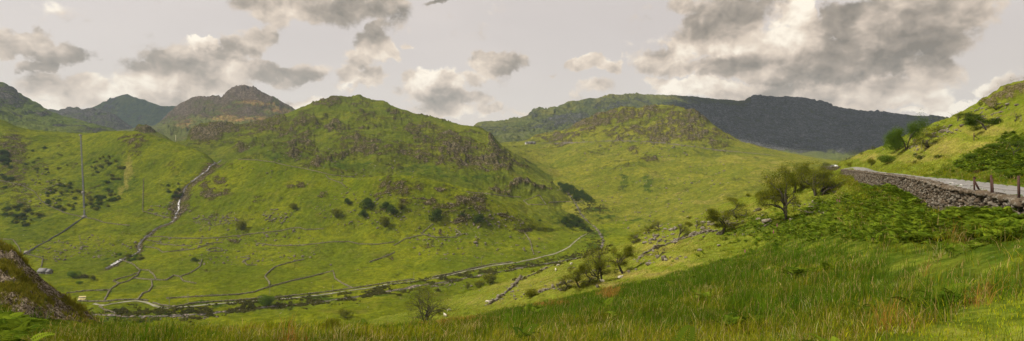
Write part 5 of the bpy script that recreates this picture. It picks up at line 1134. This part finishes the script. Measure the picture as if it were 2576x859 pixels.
# ================================================================== THINGS
M_rust = plainmat('rusty_iron', (.035,.016,.011), (.085,.036,.024), 30, .9, .5)
M_pipe = plainmat('dark_pipe', (.022,.022,.024), (.05,.05,.05), .3, .6, .1)
M_conc = plainmat('weathered_concrete', (.16,.14,.12), (.26,.24,.21), .6, .9, .3)
M_wood = plainmat('old_wood', (.12,.10,.08), (.24,.21,.17), 6, .9, .4, stretch=(4, 4, .4))
def boxes(name, L, mat, parent=None):
    """L: (centre, half size, yaw) boxes in one mesh, edges slightly bevelled by hand"""
    v = []; f = []
    for c, s, yw in L:
        b = len(v); ca, sa = math.cos(yw), math.sin(yw)
        for z in (-1, 1):
            for x, y in ((-1, -1), (1, -1), (1, 1), (-1, 1)):
                X_, Y_ = x*s[0], y*s[1]; v.append((c[0]+X_*ca-Y_*sa, c[1]+X_*sa+Y_*ca, c[2]+z*s[2]))
        f += [(b+3, b+2, b+1, b), (b+4, b+5, b+6, b+7)]+[(b+k, b+(k+1) % 4, b+4+(k+1) % 4, b+4+k) for k in range(4)]
    return link(name, mesh_arrays(name, np.array(v), [np.array(f)], mat), parent)
def tube(name, pts, rad, mat, parent=None, k=8):
    T = Tubes(k); T.add([np.array(p, float) for p in pts], rad if hasattr(rad, '__len__') else [rad]*len(pts)); return link(name, T.mesh(name, mat), parent)
def wp3(px, py, d): return np.array([(px-CX)/F*d, d, (CY-py)/F*d])
# rusty fence posts standing in the near wall
fe = empty('fence', wp3(2497, 496, 33.5)); o_ = np.array(fe.location); tag(fe, 'rusty iron fence posts with sagging wire standing in the road wall', 'fence')
def angle_iron(name, a, b, w_, parent):
    a = np.array(a)-o_; b = np.array(b)-o_; v = []; d = b-a; d /= np.linalg.norm(d); t = .007
    prof = [(0, 0), (w_, 0), (w_, t), (t, t), (t, w_), (0, w_)]; s, q = ortho(d); s = np.array([1, 0, 0])-d*d[0]; s /= np.linalg.norm(s); q = np.cross(d, s)
    for p in (a, b):
        for x, y in prof: v.append(p+s*(x-w_/2)+q*(y-w_/2))
    f4 = [(k, (k+1) % 6, 6+(k+1) % 6, 6+k) for k in range(6)]
    return link(name, mesh_arrays(name, np.array(v), [np.array(f4), np.array([(5, 4, 3, 2, 1, 0), (6, 7, 8, 9, 10, 11)])], M_rust), parent)
pA = angle_iron('post', wp3(2451, 488, 36.3), wp3(2450.5, 446, 36.3), .07, fe); boxes('post_cap', [((wp3(2451, 446.5, 36.3)-o_), (.07, .04, .035), .2), ((wp3(2454, 449, 36.3)-o_), (.04, .03, .03), .2)], M_rust, pA)
angle_iron('brace', wp3(2467.5, 484, 36.2), wp3(2450, 451, 36.3), .045, fe); angle_iron('brace', wp3(2465, 484, 36.4), wp3(2450, 455, 36.4), .05, fe)
angle_iron('post', wp3(2495, 498, 33.8), wp3(2492.8, 440.5, 33.8), .075, fe); angle_iron('post', wp3(2499.5, 498, 33.7), wp3(2496, 450, 33.7), .055, fe)
angle_iron('post', wp3(2563, 505, 29.7), wp3(2562, 442.5, 29.7), .08, fe); angle_iron('post', wp3(2565, 505, 29.8), wp3(2564, 451, 29.8), .05, fe)
def wire(P_, name='wire', r=.006): return tube(name, [wp3(*p)-o_ for p in P_], r, M_rust, fe, 4)
wire([(2451,469,36.3),(2465,470,35.5),(2480,472,34.6),(2494,472.5,33.8),(2510,475.5,32.8),(2530,478.5,31.6),(2548,479.5,30.5),(2563,480,29.7),(2600,484,28)])
wire([(2452,478,36.3),(2470,480,35.2),(2497,485,33.7),(2520,489,32.2),(2563,494,29.7)])
wire([(2450,452,36.3),(2448,462,36.5),(2443,470,36.8),(2439,477,37.2)])
# angle post on the upper hill, two wooden posts
p = at(2450, 354); e = empty('fence_post', p); tag(e, 'rusty post with a slanting stay on the upper hillside', 'post')
s_ = p.y/F; tube('post', [(0, 0, -.2), (0, 0, 19*s_)], .07, M_rust, e, 6); tube('stay', [(.02, 0, 12*s_), (13*s_, 0, 4*s_)], .05, M_rust, e, 6)
for x, y, h_, lb in ((2318,376,11,'grey wooden fence post left of the gnarled hawthorn'),(2568,306,12,'grey wooden fence post right of the dead thorn tree'),(1292,668+85,17,'leaning dead stake in the pale pasture by the rubble wall'),(2547,409,9,'short rusty stake at the foot of the scrub bank')):
    p = at(x, y); s_ = p.y/F; ob = tube('fence_post', [(0, 0, -.2), (.02, .01, h_*s_*.5), (.05, 0, h_*s_)], [.07, .065, .05], M_wood if 'rusty' not in lb else M_rust, None, 7); ob.location = p; tag(ob, lb, 'post')
# ---- pipeline
PL = [(202.6,342),(203.5,355),(204.5,375),(206,405),(207.6,440),(209,470),(210.3,500),(211.6,530),(212.5,546)]
PL2 = [(212.5,547),(196,558),(170,576),(144,593),(110,613),(68,637),(50,645),(36,652)]
pe = empty('pipeline', at(212, 547)); o2 = np.array(pe.location); tag(pe, 'twin dark pipes running straight down the hill and across to the left', 'pipeline')
def pipe_run(L, s):
    P_ = [at(x, y, ['valley_hillside']) for x, y in L]; P_ = [p for p in P_ if p]; r = []
    for a, b in zip(P_[:-1], P_[1:]):
        for k in range(3): r.append(a.lerp(b, k/3))
    r.append(P_[-1]); t = np.gradient(np.array([(q.x, q.y) for q in r]), axis=0); t /= np.linalg.norm(t, axis=1)[:, None]
    return [np.array([q.x-t[i, 1]*s, q.y+t[i, 0]*s, (l1.height(q.x-t[i, 1]*s, q.y+t[i, 0]*s) or q.z)+.7])-o2 for i, q in enumerate(r)]
for s in (-.6, .6):
    tube('pipe', pipe_run(PL, s), .45, M_pipe, pe); tube('pipe', pipe_run(PL2, s), .40, M_pipe, pe)
for (x, y, w_) in ((202.6,342,2.4),(209.6,486,2.0),(212.4,547,2.6),(68,637,2.4)):
    p = at(x, y, ['valley_hillside']); boxes('anchor_block', [((p.x-o2[0], p.y-o2[1], p.z-o2[2]+.8), (w_, 1.5, 1.5), .1), ((p.x-o2[0], p.y-o2[1], p.z-o2[2]+2.4), (w_*.7, 1.1, .25), .1)], M_conc, pe)
for t in (.12, .24, .36, .5, .62, .75, .88):
    x = 202.6+10*t; y = 342+204*t; p = at(x, y); boxes('saddle', [((p.x-o2[0], p.y-o2[1], p.z-o2[2]+.1), (1.5, .3, .7), 0)], M_conc, pe)
p = at(442, 357); s_ = p.y/F; e = empty('vent_pipe', p); tag(e, 'tall pale upright pipe on the saddle below the pyramid peak', 'pipe')
M_pale = plainmat('pale_paint', (.55,.50,.34), (.72,.68,.5), 1, .7, .1); tube('shaft', [(0, 0, 3*s_), (0, 0, 17*s_)], .6, M_pale, e); tube('foot', [(0, 0, -1), (0, 0, 3*s_)], .75, M_conc, e)
# ---- telegraph poles
for x, y, h_, lb in ((426,776,24,'wooden telegraph pole by the road where the lane leaves its bend'),(473,762,22,'wooden telegraph pole in the field right of the lane bend'),(679,741,18,'telegraph pole at the foot of the smooth green mound'),(837,740,22,'telegraph pole below the crooked road wall'),(1041,704,20,'telegraph pole on the middle of the valley road'),(1211,668,21,'telegraph pole on the right part of the valley road'),(1379,526,14,'pole beside the small walled enclosure'),(1393,507,12,'pole above the small walled enclosure'),(1358,543,11,'pole on the slope below the enclosure'),(1461,611,18,'telegraph pole by the last bend of the valley road'),(1624,577,10,'far pole on the flat beyond the near slope')):
    p = at(x, y); s_ = p.y/F; e = empty('telegraph_pole', p); tag(e, lb, 'pole'); H = h_*s_
    tube('pole', [(0, 0, -.5), (0, 0, H)], [.17, .12], M_wood, e, 6); boxes('crossarm', [((0, 0, H-.5), (.7, .06, .06), .3)], M_wood, e)
# ---- buildings
M_slate = plainmat('slate_roof', (.10,.10,.10), (.16,.155,.15), .9, .8, .3, stretch=(1, 1, 4)); M_rub = plainmat('rubble_masonry', (.09,.08,.065), (.20,.175,.14), 1.6, .9, .5); M_black = plainmat('dark_opening', (.01,.01,.01), (.02,.02,.02), 1)
def house(px, py, Lx, Wy, H, R, yw, label, name='farm_building', wing=None, mat=None, win=((-.5, 0), (.5, 0))):
    p = at(px, py); e = empty(name, p, yw); tag(e, label, 'building')
    def block(x0, Lx, Wy, H, R):
        v = [(x0-Lx/2, -Wy/2, -1.5), (x0+Lx/2, -Wy/2, -1.5), (x0+Lx/2, Wy/2, -1.5), (x0-Lx/2, Wy/2, -1.5), (x0-Lx/2, -Wy/2, H), (x0+Lx/2, -Wy/2, H), (x0+Lx/2, Wy/2, H), (x0-Lx/2, Wy/2, H), (x0-Lx/2, 0, H+R), (x0+Lx/2, 0, H+R)]
        link('wall', mesh_arrays('wall', np.array(v, float), [np.array([(0, 1, 5, 4), (2, 3, 7, 6)]), np.array([(1, 2, 6, 9, 5), (3, 0, 4, 8, 7)])], mat or M_rub), e)
        o = .3; t = .18; k = R/(Wy/2); zz = H-o*k
        u = [(x0-Lx/2-o, -Wy/2-o, zz), (x0+Lx/2+o, -Wy/2-o, zz), (x0+Lx/2+o, 0, H+R+.02), (x0-Lx/2-o, 0, H+R+.02), (x0+Lx/2+o, Wy/2+o, zz), (x0-Lx/2-o, Wy/2+o, zz)]
        u = u+[(a, b, c+t) for a, b, c in u]
        link('roof', mesh_arrays('roof', np.array(u, float), [np.array([(6, 7, 8, 9), (9, 8, 10, 11), (0, 3, 2, 1), (3, 5, 4, 2), (0, 1, 7, 6), (4, 5, 11, 10), (1, 2, 8, 7), (2, 4, 10, 8), (3, 0, 6, 9), (5, 3, 9, 11)])], M_slate), e)
    block(0, Lx, Wy, H, R)
    if wing: block(Lx/2+wing[0]/2+.35, wing[0], wing[1], wing[2], wing[3])
    for wx, wz in win: boxes('window' if wz == 0 else 'door', [((wx*Lx*.5, -Wy/2-.02, H*.45 if wz == 0 else .9), (.45 if wz == 0 else .55, .06, .5 if wz == 0 else 1.0), 0)], M_black, e)
    return e
house(109, 688, 8.6, 5.5, 2.3, 2.9, -.12, 'stone farm building with two grey slate roofs at the foot of the hill', wing=(4.2, 5.0, 2.0, 2.5), win=((-.5, 0), (.1, 1), (.6, 0)))
M_white = plainmat('whitewash', (.55,.53,.5), (.7,.68,.64), 1)
for x, y, L_, lb, mt in ((1336,361.5,16,'dark roofed hostel building on the mountain pass',M_rub),(1324,362,6,'small pale building left of the hostel on the pass',M_white),(1344,362,6,'tiny dark building right of the hostel on the pass',M_rub)):
    house(x, y, L_, 6, 2.2, 2.2, .1, lb, name='house', mat=mt, win=((-.4, 0), (.4, 0)))
# straw coloured plot with a cart
v = []; 
for x, y in ((195,757.5),(214,757.5),(217,746.5),(199,746.5)):
    p = at(x, y); v.append((p.x, p.y, p.z+.5))
tag(link('field_plot', mesh_arrays('field_plot', np.array(v), [np.array([[0,1,2,3]])], plainmat('straw_ground', (.36,.30,.10), (.46,.40,.16), .5))), 'small straw yellow plot behind the roadside wall', 'plot', kind='structure')
p = at(206, 754); e = empty('farm_trailer', p+Vector((0, 0, .5)), .3); tag(e, 'grey flat farm trailer parked on the straw yellow plot', 'trailer')
boxes('bed', [((0, 0, .9), (2.4, 1.0, .12), 0), ((-.1, 0, 1.2), (2.3, .06, .3), 0), ((2.34, 0, 1.15), (.05, 1.0, .25), 0)], M_conc, e)
for x in (-.9, .9):
    for y in (-.9, .9): T = tube('wheel', [(x, y-.1, .4), (x, y+.1, .4)], .4, M_black, e, 10)
tube('drawbar', [(2.4, 0, .8), (3.6, 0, .5)], .06, M_rust, e)
# ---- car on the far road, only its top shows over the wall
p = Vector(wp3(2096, 423.6, 252)); e = empty('parked_car', (p.x, p.y, p.z), 1.9); tag(e, 'white car showing its roof above the far stone wall', 'car')
M_car = plainmat('white_car_paint', (.7,.7,.7), (.8,.8,.8), 1, .25, 0); M_glass = plainmat('car_glass', (.03,.035,.04), (.05,.06,.07), 1, .1, 0)
def loft(name, prof, ys, mat, parent):
    v = []; n_ = len(prof)
    for y, sx, sz in ys:
        for x, z in prof: v.append((x*sx, y, z*sz))
    f = [(a*n_+k, a*n_+(k+1) % n_, (a+1)*n_+(k+1) % n_, (a+1)*n_+k) for a in range(len(ys)-1) for k in range(n_)]
    return link(name, mesh_arrays(name, np.array(v), [np.array(f), np.array([tuple(range(n_))[::-1], tuple(range((len(ys)-1)*n_, len(ys)*n_))])], mat, False), parent)
loft('body', [(-2.1,.35),(2.1,.35),(2.15,.6),(2.0,.82),(1.0,.92),(.45,1.38),(-1.1,1.45),(-1.75,.98),(-2.12,.9)], [(-.86,.97,.97),(-.7,1,1),(.7,1,1),(.86,.97,.97)], M_car, e)
loft('window', [(.88,.96),(.42,1.33),(-1.05,1.39),(-1.6,.99)], [(-.885,1,1),(.885,1,1)], M_glass, e)
for x in (-1.3, 1.3):
    for y in (-.78, .78): tube('wheel', [(x, y-.11, .32), (x, y+.11, .32)], .32, M_black, e, 12)
# ---- sheep and cattle: one continuous skinned body each
def animal(name, pts, edges, rad, mat, sub=1):
    me = bpy.data.meshes.new(name); me.from_pydata(pts, edges, []); o = bpy.data.objects.new(name, me); COL.objects.link(o)
    m = o.modifiers.new('skin', 'SKIN'); m.use_smooth_shade = True
    for i, r in enumerate(rad): me.skin_vertices[0].data[i].radius = (r if isinstance(r, tuple) else (r, r))
    me.skin_vertices[0].data[0].use_root = True
    s = o.modifiers.new('sub', 'SUBSURF'); s.levels = s.render_levels = sub
    dg = bpy.context.evaluated_depsgraph_get(); me2 = bpy.data.meshes.new_from_object(o.evaluated_get(dg)); bpy.data.objects.remove(o); me2.materials.clear(); me2.materials.append(mat); me2.name = name; return me2
M_wool = plainmat('sheep_wool', (.42,.38,.30), (.66,.61,.52), 9, .95, .6); M_cow = plainmat('black_hide', (.015,.012,.01), (.03,.025,.02), 4, .7, .2)
def quad_pts(graze=True):
    P_ = [(0,0,.62),(.25,0,.63),(.45,0,.62),(-.25,0,.62),(-.45,0,.60)]; R_ = [.25,.24,.19,.26,.19]; E = [(0,1),(1,2),(0,3),(3,4)]
    hd = [(.62,0,.62),(.76,0,.44),(.86,0,.26)] if graze else [(.60,0,.78),(.68,0,.90),(.84,0,.86)]
    b = len(P_); P_ += hd; R_ += [.11,.085,.05]; E += [(2,b),(b,b+1),(b+1,b+2)]
    for (x, fb, root) in ((.40,.0,2),(-.42,-.03,4)):
        for s in (-1,1):
            b = len(P_); P_ += [(x,s*.13,.42),(x+fb+(.03 if x < 0 else -.0),s*.13,.22),(x+fb,s*.13,.02)]; R_ += [.085,.045,.035]; E += [(root,b),(b,b+1),(b+1,b+2)]
    b = len(P_); P_ += [(-.62,0,.55),(-.66,0,.38)]; R_ += [.05,.03]; E += [(4,b),(b,b+1)]
    return P_, E, R_
A1 = quad_pts(True); A2 = quad_pts(False)
me_graze = animal('sheep', *A1, M_wool); me_stand = animal('sheep', *A2, M_wool); me_cow = animal('cow', *A1, M_cow)
LY = [(0,0,.24),(.25,0,.26),(.42,0,.27),(-.25,0,.24),(-.45,0,.22),(.56,0,.40),(.64,0,.52),(.80,0,.46),(.30,.22,.08),(.52,.20,.05),(-.30,.24,.08),(-.10,.26,.05),(.30,-.22,.08),(.52,-.20,.05),(-.30,-.24,.08),(-.10,-.26,.05)]
me_lie = animal('sheep', LY, [(0,1),(1,2),(0,3),(3,4),(2,5),(5,6),(6,7),(1,8),(8,9),(3,10),(10,11),(1,12),(12,13),(3,14),(14,15)], [.26,.25,.20,.27,.2,.12,.10,.05,.07,.05,.08,.05,.07,.05,.08,.05], M_wool)
for x, y, m, yw, s, lb, nm in ((1559,700,me_lie,0.1,1.0,'cream sheep lying in straw coloured grass beside the dense rounded hawthorn','sheep'),(1516,709,me_lie,3.0,.9,'sheep resting behind the trunks of the tall open hawthorn','sheep'),(1437,668,me_graze,.9,1.1,'white sheep grazing on the open pasture above the thicket','sheep'),(1398,683,me_stand,1.6,1.1,'white sheep standing on the open pasture left of the grazing one','sheep'),(1405,671,me_graze,3.6,1.1,'white sheep near the brow of the open pasture','sheep'),(1129,784,me_graze,.3,1.0,'white sheep grazing right of the wide twiggy hawthorn','sheep'),(1120,798,me_stand,2.2,.9,'sheep standing just below the one by the wide twiggy hawthorn','sheep'),(1227,764,me_graze,2.6,1.0,'white sheep beside the lower end of the rubble wall','sheep'),
  (1139,475,me_cow,.2,2.2,'black cow on the crest of the round knoll, leftmost of four','cow'),(1149,478,me_cow,2.8,2.2,'black cow on the knoll crest, second from the left','cow'),(1223,501,me_cow,.4,2.2,'black cow low on the knoll ridge, third from the left','cow'),(1238,508,me_cow,3.2,2.2,'black cow lowest on the knoll ridge','cow')):
    p = at(x, y); o = link(nm, m); o.location = p; o.rotation_euler = (0, 0, yw); o.scale = (s,)*3; tag(o, lb, nm)
# ---- foxgloves
M_fox = plainmat('foxglove_bells', (.34,.05,.17), (.50,.12,.28), 20); M_stalk = plainmat('foxglove_stalk', (.06,.10,.02), (.09,.14,.03), 20)
for x, y, h_, lb in ((1874,640,12,'pink foxglove lowest in the ferny grass'),(1946,593,14,'pink foxglove left of the ferns under the tallest hawthorn'),(1955,576,13,'pink foxglove just above the left one by the tallest hawthorn'),(2106,514,13,'tall pink foxglove in pale grass below the far wall'),(2053,602,8,'short pink foxglove in the middle of the bracken'),(2112,512,10,'smaller foxglove beside the tall pink one')):
    p = at(x, y); H = h_/F*p.y; e = empty('foxglove', p); tag(e, lb, 'flower'); tube('stalk', [(0, 0, -.05), (.02, 0, H)], [.015, .006], M_stalk, e, 5)
    rg = np.random.default_rng(int(x)); n_ = 34; z = rg.uniform(.35, .98, n_)*H; a = rg.uniform(0, 6.28, n_); r_b = .075*(1.15-z/H)+.01
    v, f, c = lumps(np.stack([r_b*np.cos(a), r_b*np.sin(a), z], 1), np.stack([.025+.02*(1-z/H)]*2+[.035+.01*(1-z/H)], 1), a, rg); link('flower_bells', mesh_arrays('flower_bells', v, [f], M_fox), e)
# ================================================================== base ground, sky, sun, haze, camera
g_ = G(None)
mb, nt = newmat('valley_turf'); gg = G(nt)
tc = gg.n('ShaderNodeNewGeometry').outputs['Position']
cc = gg.mix(gg.ss(gg.noise(tc, .004, 6, .6), .35, .65), (.08,.10,.02), (.13,.14,.04))
nt.links.new(gg.n('ShaderNodeBsdfDiffuse', {'Color': cc}).outputs[0], gg.n('ShaderNodeOutputMaterial').inputs[0])
me = mesh_arrays('land', np.array([(-7500,-2500,-135),(7500,-2500,-135),(7500,7500,-135),(-7500,7500,-135)]), [np.array([[0,1,2,3]])], mb)
tag(link('land', me), 'low green land that carries on to the horizon', 'ground', kind='structure')

SUN_AZ = math.radians(-104); SUN_EL = math.radians(46)    # azimuth from +Y towards +X
sd = Vector((math.sin(SUN_AZ)*math.cos(SUN_EL), math.cos(SUN_AZ)*math.cos(SUN_EL), math.sin(SUN_EL)))
ld = bpy.data.lights.new('sun', 'SUN'); ld.energy = 5.0; ld.angle = math.radians(2); ld.color = (1, .92, .78)
lo = bpy.data.objects.new('sun', ld); COL.objects.link(lo); lo.rotation_euler = sd.to_track_quat('Z', 'Y').to_euler(); lo.location = (0, 0, 200)

w = bpy.data.worlds.new('World'); SC.world = w; w.use_nodes = True; nt = w.node_tree; nt.nodes.clear(); g = G(nt)
sky = g.n('ShaderNodeTexSky', sky_type='NISHITA', sun_disc=False, sun_elevation=SUN_EL, sun_rotation=SUN_AZ, altitude=250, air_density=1.2, dust_density=2.0)
tcw = g.n('ShaderNodeTexCoord').outputs['Generated']
sx = g.n('ShaderNodeSeparateXYZ', {0: tcw})
az = g.m('ARCTAN2', sx.outputs[0], sx.outputs[1]); hr = g.m('SQRT', g.m('ADD', g.m('MULTIPLY', sx.outputs[0], sx.outputs[0]), g.m('MULTIPLY', sx.outputs[1], sx.outputs[1])))
el = g.m('ARCTAN2', sx.outputs[2], hr)
p = g.n('ShaderNodeCombineXYZ', {0: az, 1: el, 2: 0.0}).outputs[0]
def vadd(a, b, op='ADD'): return g.n('ShaderNodeVectorMath', {0: a, 1: b}, operation=op).outputs[0]
def nvec(scale, detail=3, off=(0, 0, 0), rough=.5):
    nd = g.n('ShaderNodeTexNoise', {'Scale': scale, 'Detail': detail, 'Roughness': rough}, noise_dimensions='2D'); nt.links.new(vadd(p, off), nd.inputs['Vector'])
    return g.n('ShaderNodeVectorMath', {0: nd.outputs['Color'], 1: (.5, .5, .5)}, operation='SUBTRACT').outputs[0]
wv = nvec(9.0, 7, rough=.62)
pw = vadd(p, vadd(wv, (.10, .075, 0), 'MULTIPLY'))
CL = [ (120,262,120,18,1.0,.7),(620,250,90,22,1.0,.5),(330,262,120,18,1.05,.62),(1010,300,60,12,.9,.7),(1330,285,60,10,.8,.75),(760,262,70,14,.8,.62),
 # x, y, rx, ry, weight, tone(0 dark..1 bright)
 (800,20,190,38,1,.30),(700,35,80,30,.9,.36),(880,5,130,25,.9,.32),(1090,2,60,8,.8,.25),
 (50,103,90,25,1,.42),(0,120,60,20,.8,.42),(165,140,85,30,1,.47),(110,170,60,14,.8,.5),
 (480,112,48,15,1.1,1.0),(460,150,120,45,1,.5),(360,200,110,50,1,.58),(520,190,120,45,1,.5),(230,235,90,32,.9,.62),(560,225,110,30,.8,.5),(640,120,44,34,.9,.4),(680,95,30,22,.9,.4),(585,130,50,26,.9,.42),(710,185,85,22,.9,.48),(640,190,70,22,.8,.5),(440,260,160,22,.8,.42),(100,215,80,30,.5,.6),
 (930,110,44,34,1,.42),(900,140,60,24,.9,.44),(970,130,34,22,.8,.44),(948,85,20,22,.9,.42),(1027,106,18,12,.7,.40),
 (905,195,66,24,1.1,.55),(880,185,36,22,.9,.6),
 (1235,165,56,22,1.1,.42),(1215,150,34,18,.8,.62),(1260,155,36,20,1,.45),(1175,200,44,20,.9,.5),
 (1095,210,60,36,1.1,.85),(1100,245,70,28,1,.45),(1170,245,60,24,.9,.5),(1240,275,40,12,.8,.5),(1140,285,90,20,.7,.6),(1035,195,26,20,.8,.48),
 (1490,155,84,22,1.1,.5),(1440,150,36,20,.9,.55),(1560,165,30,20,1,.48),(1377,190,13,12,.7,.42),(1500,225,60,20,.6,.6),
 (1700,12,32,18,.7,.42),(1760,40,50,40,.8,.55),(1850,30,110,55,1,.38),(1800,100,110,50,1,.55),(1720,125,44,40,1,.85),(1700,160,84,36,1,.5),
 (2010,45,70,50,1,.95),(1995,110,120,60,1,.62),(2000,160,200,36,1.3,.14),(2130,180,150,40,1.3,.10),(1870,165,110,26,1.1,.22),(1760,175,80,18,.9,.36),
 (2180,60,130,60,1.2,.25),(2300,40,120,70,1.2,.22),(2120,30,60,40,1,.3),(2250,110,90,60,1.1,.3),(2380,80,90,70,1,.42),(2430,40,70,60,.8,.45),(2350,160,80,50,1,.42),(2290,165,44,34,.9,.85),
 (1800,225,140,26,1,.68),(1950,240,160,30,.9,.6),(2150,240,160,34,1,.68),(2280,230,90,44,1,.66),(2050,210,120,20,.9,.3),(2330,250,60,30,.8,.7),(1690,208,60,14,.8,.66),
 (2430,262,50,20,1,.9),(2400,285,70,14,.9,.85),(2500,222,34,20,.9,.88),(2540,225,30,30,.8,.6),(2310,285,60,10,.9,.9),(2470,290,80,12,.8,.8),(1640,170,30,20,.7,.5),
]
dens = None; tsum = None; wsum = None
for (x, y, rx, ry, wt, tone) in CL:
    a0 = math.atan((x-CX)/F); e0 = math.atan((CY-y)/F*math.cos(a0)); ra = rx/F*math.cos(a0)**2*1.12; re = ry/F*math.cos(a0)*1.22
    q = vadd(vadd(pw, (a0, e0, 0), 'SUBTRACT'), (1/ra, 1/re, 0), 'MULTIPLY')
    d2 = g.n('ShaderNodeVectorMath', {0: q, 1: q}, operation='DOT_PRODUCT').outputs['Value']
    b = g.m('MAXIMUM', g.m('SUBTRACT', 1.0, g.m('MULTIPLY', d2, .5)), 0.0)        # 1 at the centre
    b = g.m('MULTIPLY', g.m('MULTIPLY', b, b), wt)
    dens = b if dens is None else g.m('MAXIMUM', dens, b)
    b4 = g.m('MULTIPLY', b, b)
    tsum = g.m('MULTIPLY', b4, tone) if tsum is None else g.m('MULTIPLY_ADD', b4, tone, tsum)
    wsum = b4 if wsum is None else g.m('ADD', b4, wsum)
tone = g.m('DIVIDE', g.m('ADD', tsum, .0005), g.m('ADD', wsum, .001))
pq = vadd(p, vadd(nvec(20.0, 3), (.02, .02, 0), 'MULTIPLY'))
nn = g.noise(vadd(pq, (1, 1.35, 1), 'MULTIPLY'), 11.0, 9, .60, '2D')
nr = g.noise(vadd(pq, (1, 1.35, 1), 'MULTIPLY'), 8.0, 5, .52, '2D')
nl = g.noise(vadd(vadd(pq, (-.014, .024, 0)), (1, 1.35, 1), 'MULTIPLY'), 8.0, 4, .5, '2D')
def bil(off, dt=3):
    v_ = g.n('ShaderNodeTexVoronoi', {'Scale': 15.0, 'Detail': dt, 'Roughness': .55, 'Lacunarity': 2.1, 'Smoothness': .5}, feature='SMOOTH_F1', normalize=True, voronoi_dimensions='2D')
    nt.links.new(vadd(vadd(pq, off), (1, 1.3, 1), 'MULTIPLY'), v_.inputs['Vector']); return v_.outputs['Distance']
va = bil((0, 0, 0)); vb = bil((-.006, .010, 0)); 
dn = g.m('ADD', dens, g.m('ADD', g.m('MULTIPLY', g.m('SUBTRACT', nn, .5), 1.35), g.m('MULTIPLY', g.m('SUBTRACT', .28, va), .9)))
mask = g.ss(dn, .13, .50)
relf = g.m('ADD', g.m('MULTIPLY', g.m('SUBTRACT', nr, nl), 1.5), g.m('MULTIPLY', g.m('SUBTRACT', vb, va), 1.1))
edge = g.m('MULTIPLY', g.m('SUBTRACT', 1.0, g.ss(dn, .15, .75)), .10)
tn = g.m('ADD', g.m('ADD', tone, relf), edge, clamp=True)
ramp = g.n('ShaderNodeValToRGB', {0: tn}); cr = ramp.color_ramp
for i, (pos, c) in enumerate([(0, (.20,.18,.15)), (.3, (.35,.305,.26)), (.5, (.54,.465,.40)), (.72, (.74,.645,.555)), (1, (1.0,.94,.84))]):
    e = cr.elements[i] if i < 2 else cr.elements.new(pos)
    e.position = pos; e.color = (c[0]*1.04, c[1], c[2]*.93, 1)
veil_n = g.noise(vadd(p, (1, 3, 1), 'MULTIPLY'), 2.2, 3, .55, '2D')
veil = g.mix(g.ss(veil_n, .3, .7), (.585,.52,.495), (.68,.60,.56))
hz = g.ss(el, .02, .26); veil = g.mix(g.m('MULTIPLY', hz, .55), (.76,.66,.57), veil)
sk01 = g.n('ShaderNodeVectorMath', {0: sky.outputs[0], 1: (.1, .1, .1)}, operation='MULTIPLY').outputs[0]
basec = g.mix(.86, sk01, veil)
mask2 = g.m('MULTIPLY', mask, g.ss(hr, .2, .6))
skyc = g.mix(g.m('MULTIPLY', mask2, .93), basec, ramp.outputs[0])
lp = g.n('ShaderNodeVectorMath', {0: skyc, 1: (10, 10, 10)}, operation='MULTIPLY').outputs[0]
bg = g.n('ShaderNodeBackground', {'Color': lp, 'Strength': .1})
nt.links.new(bg.outputs[0], g.n('ShaderNodeOutputWorld').inputs[0])
w.cycles.sampling_method = 'MANUAL'; w.cycles.sample_map_resolution = 512

if HAZE:
    x0, x1, y0, y1, z0, z1 = -7550, 7550, -2550, 7550, -136.5, 960
    v = np.array([(x, y, z) for x in (x0, x1) for y in (y0, y1) for z in (z0, z1)])
    f = np.array([[0,1,3,2],[4,6,7,5],[0,4,5,1],[2,3,7,6],[0,2,6,4],[1,5,7,3]])
    mh, nt = newmat('haze'); g = G(nt)
    vol = g.n('ShaderNodeVolumePrincipled', {'Color': (.66,.82,1,1), 'Density': HAZE, 'Anisotropy': .1})
    nt.links.new(vol.outputs[0], g.n('ShaderNodeOutputMaterial').inputs['Volume'])
    tag(link('haze', mesh_arrays('haze', v, [f], mh)), 'thin pale haze in the air over the valley', 'haze', kind='stuff')

# clouds added above the view, unseen, to shade the mountains
def shade_cloud(cx, cy, cz, rx, ry, rz_, n, seed, label):
    rng = np.random.default_rng(seed); a = rng.uniform(0, 6.28, n); r = np.sqrt(rng.random(n)); cen = np.stack([rx*r*np.cos(a), ry*r*np.sin(a), rng.uniform(-.3, .6, n)*rz_*(1-r*.6)], 1)
    s = (rz_*rng.uniform(.7, 1.3, n)*(1.15-.6*r))[:, None]*np.array([[1.7, 1.5, .8]]); v, f, c = lumps(cen, s, rng.uniform(0, 6, n), rng, .06, .1)
    o = link('shade_cloud', mesh_arrays('shade_cloud', v, [f], M_shade_cloud, True)); o.location = (cx, cy, cz); tag(o, label, 'shade_cloud', kind='stuff')
M_shade_cloud, nt = newmat('shade_cloud'); g = G(nt); nt.links.new(g.n('ShaderNodeBsdfDiffuse', {'Color': (.85,.85,.85,1)}).outputs[0], g.n('ShaderNodeOutputMaterial').inputs[0])
shade_cloud(1720, 3000, 1950, 2000, 1150, 260, 150, 1, 'unseen cloudbank added to shade the stony mountain')
shade_cloud(-5000, 4900, 2350, 900, 900, 220, 50, 2, 'unseen cloudbank added to shade the farthest summit')
cam = bpy.data.cameras.new('camera'); cam.lens = 20; cam.sensor_width = 36; cam.clip_start = .1; cam.clip_end = 60000
co = bpy.data.objects.new('camera', cam); COL.objects.link(co); co.rotation_euler = (math.pi/2, 0, 0); SC.camera = co
SC.view_settings.view_transform = 'Standard'; SC.view_settings.look = 'None'; SC.view_settings.exposure = .17; SC.view_settings.gamma = 1
SC.render.engine = 'CYCLES'; SC.cycles.max_bounces = 4; SC.cycles.diffuse_bounces = 2; SC.cycles.transparent_max_bounces = 4; SC.cycles.volume_bounces = 0
SC.cycles.use_denoising = True; SC.cycles.use_adaptive_sampling = True; SC.cycles.adaptive_threshold = .02
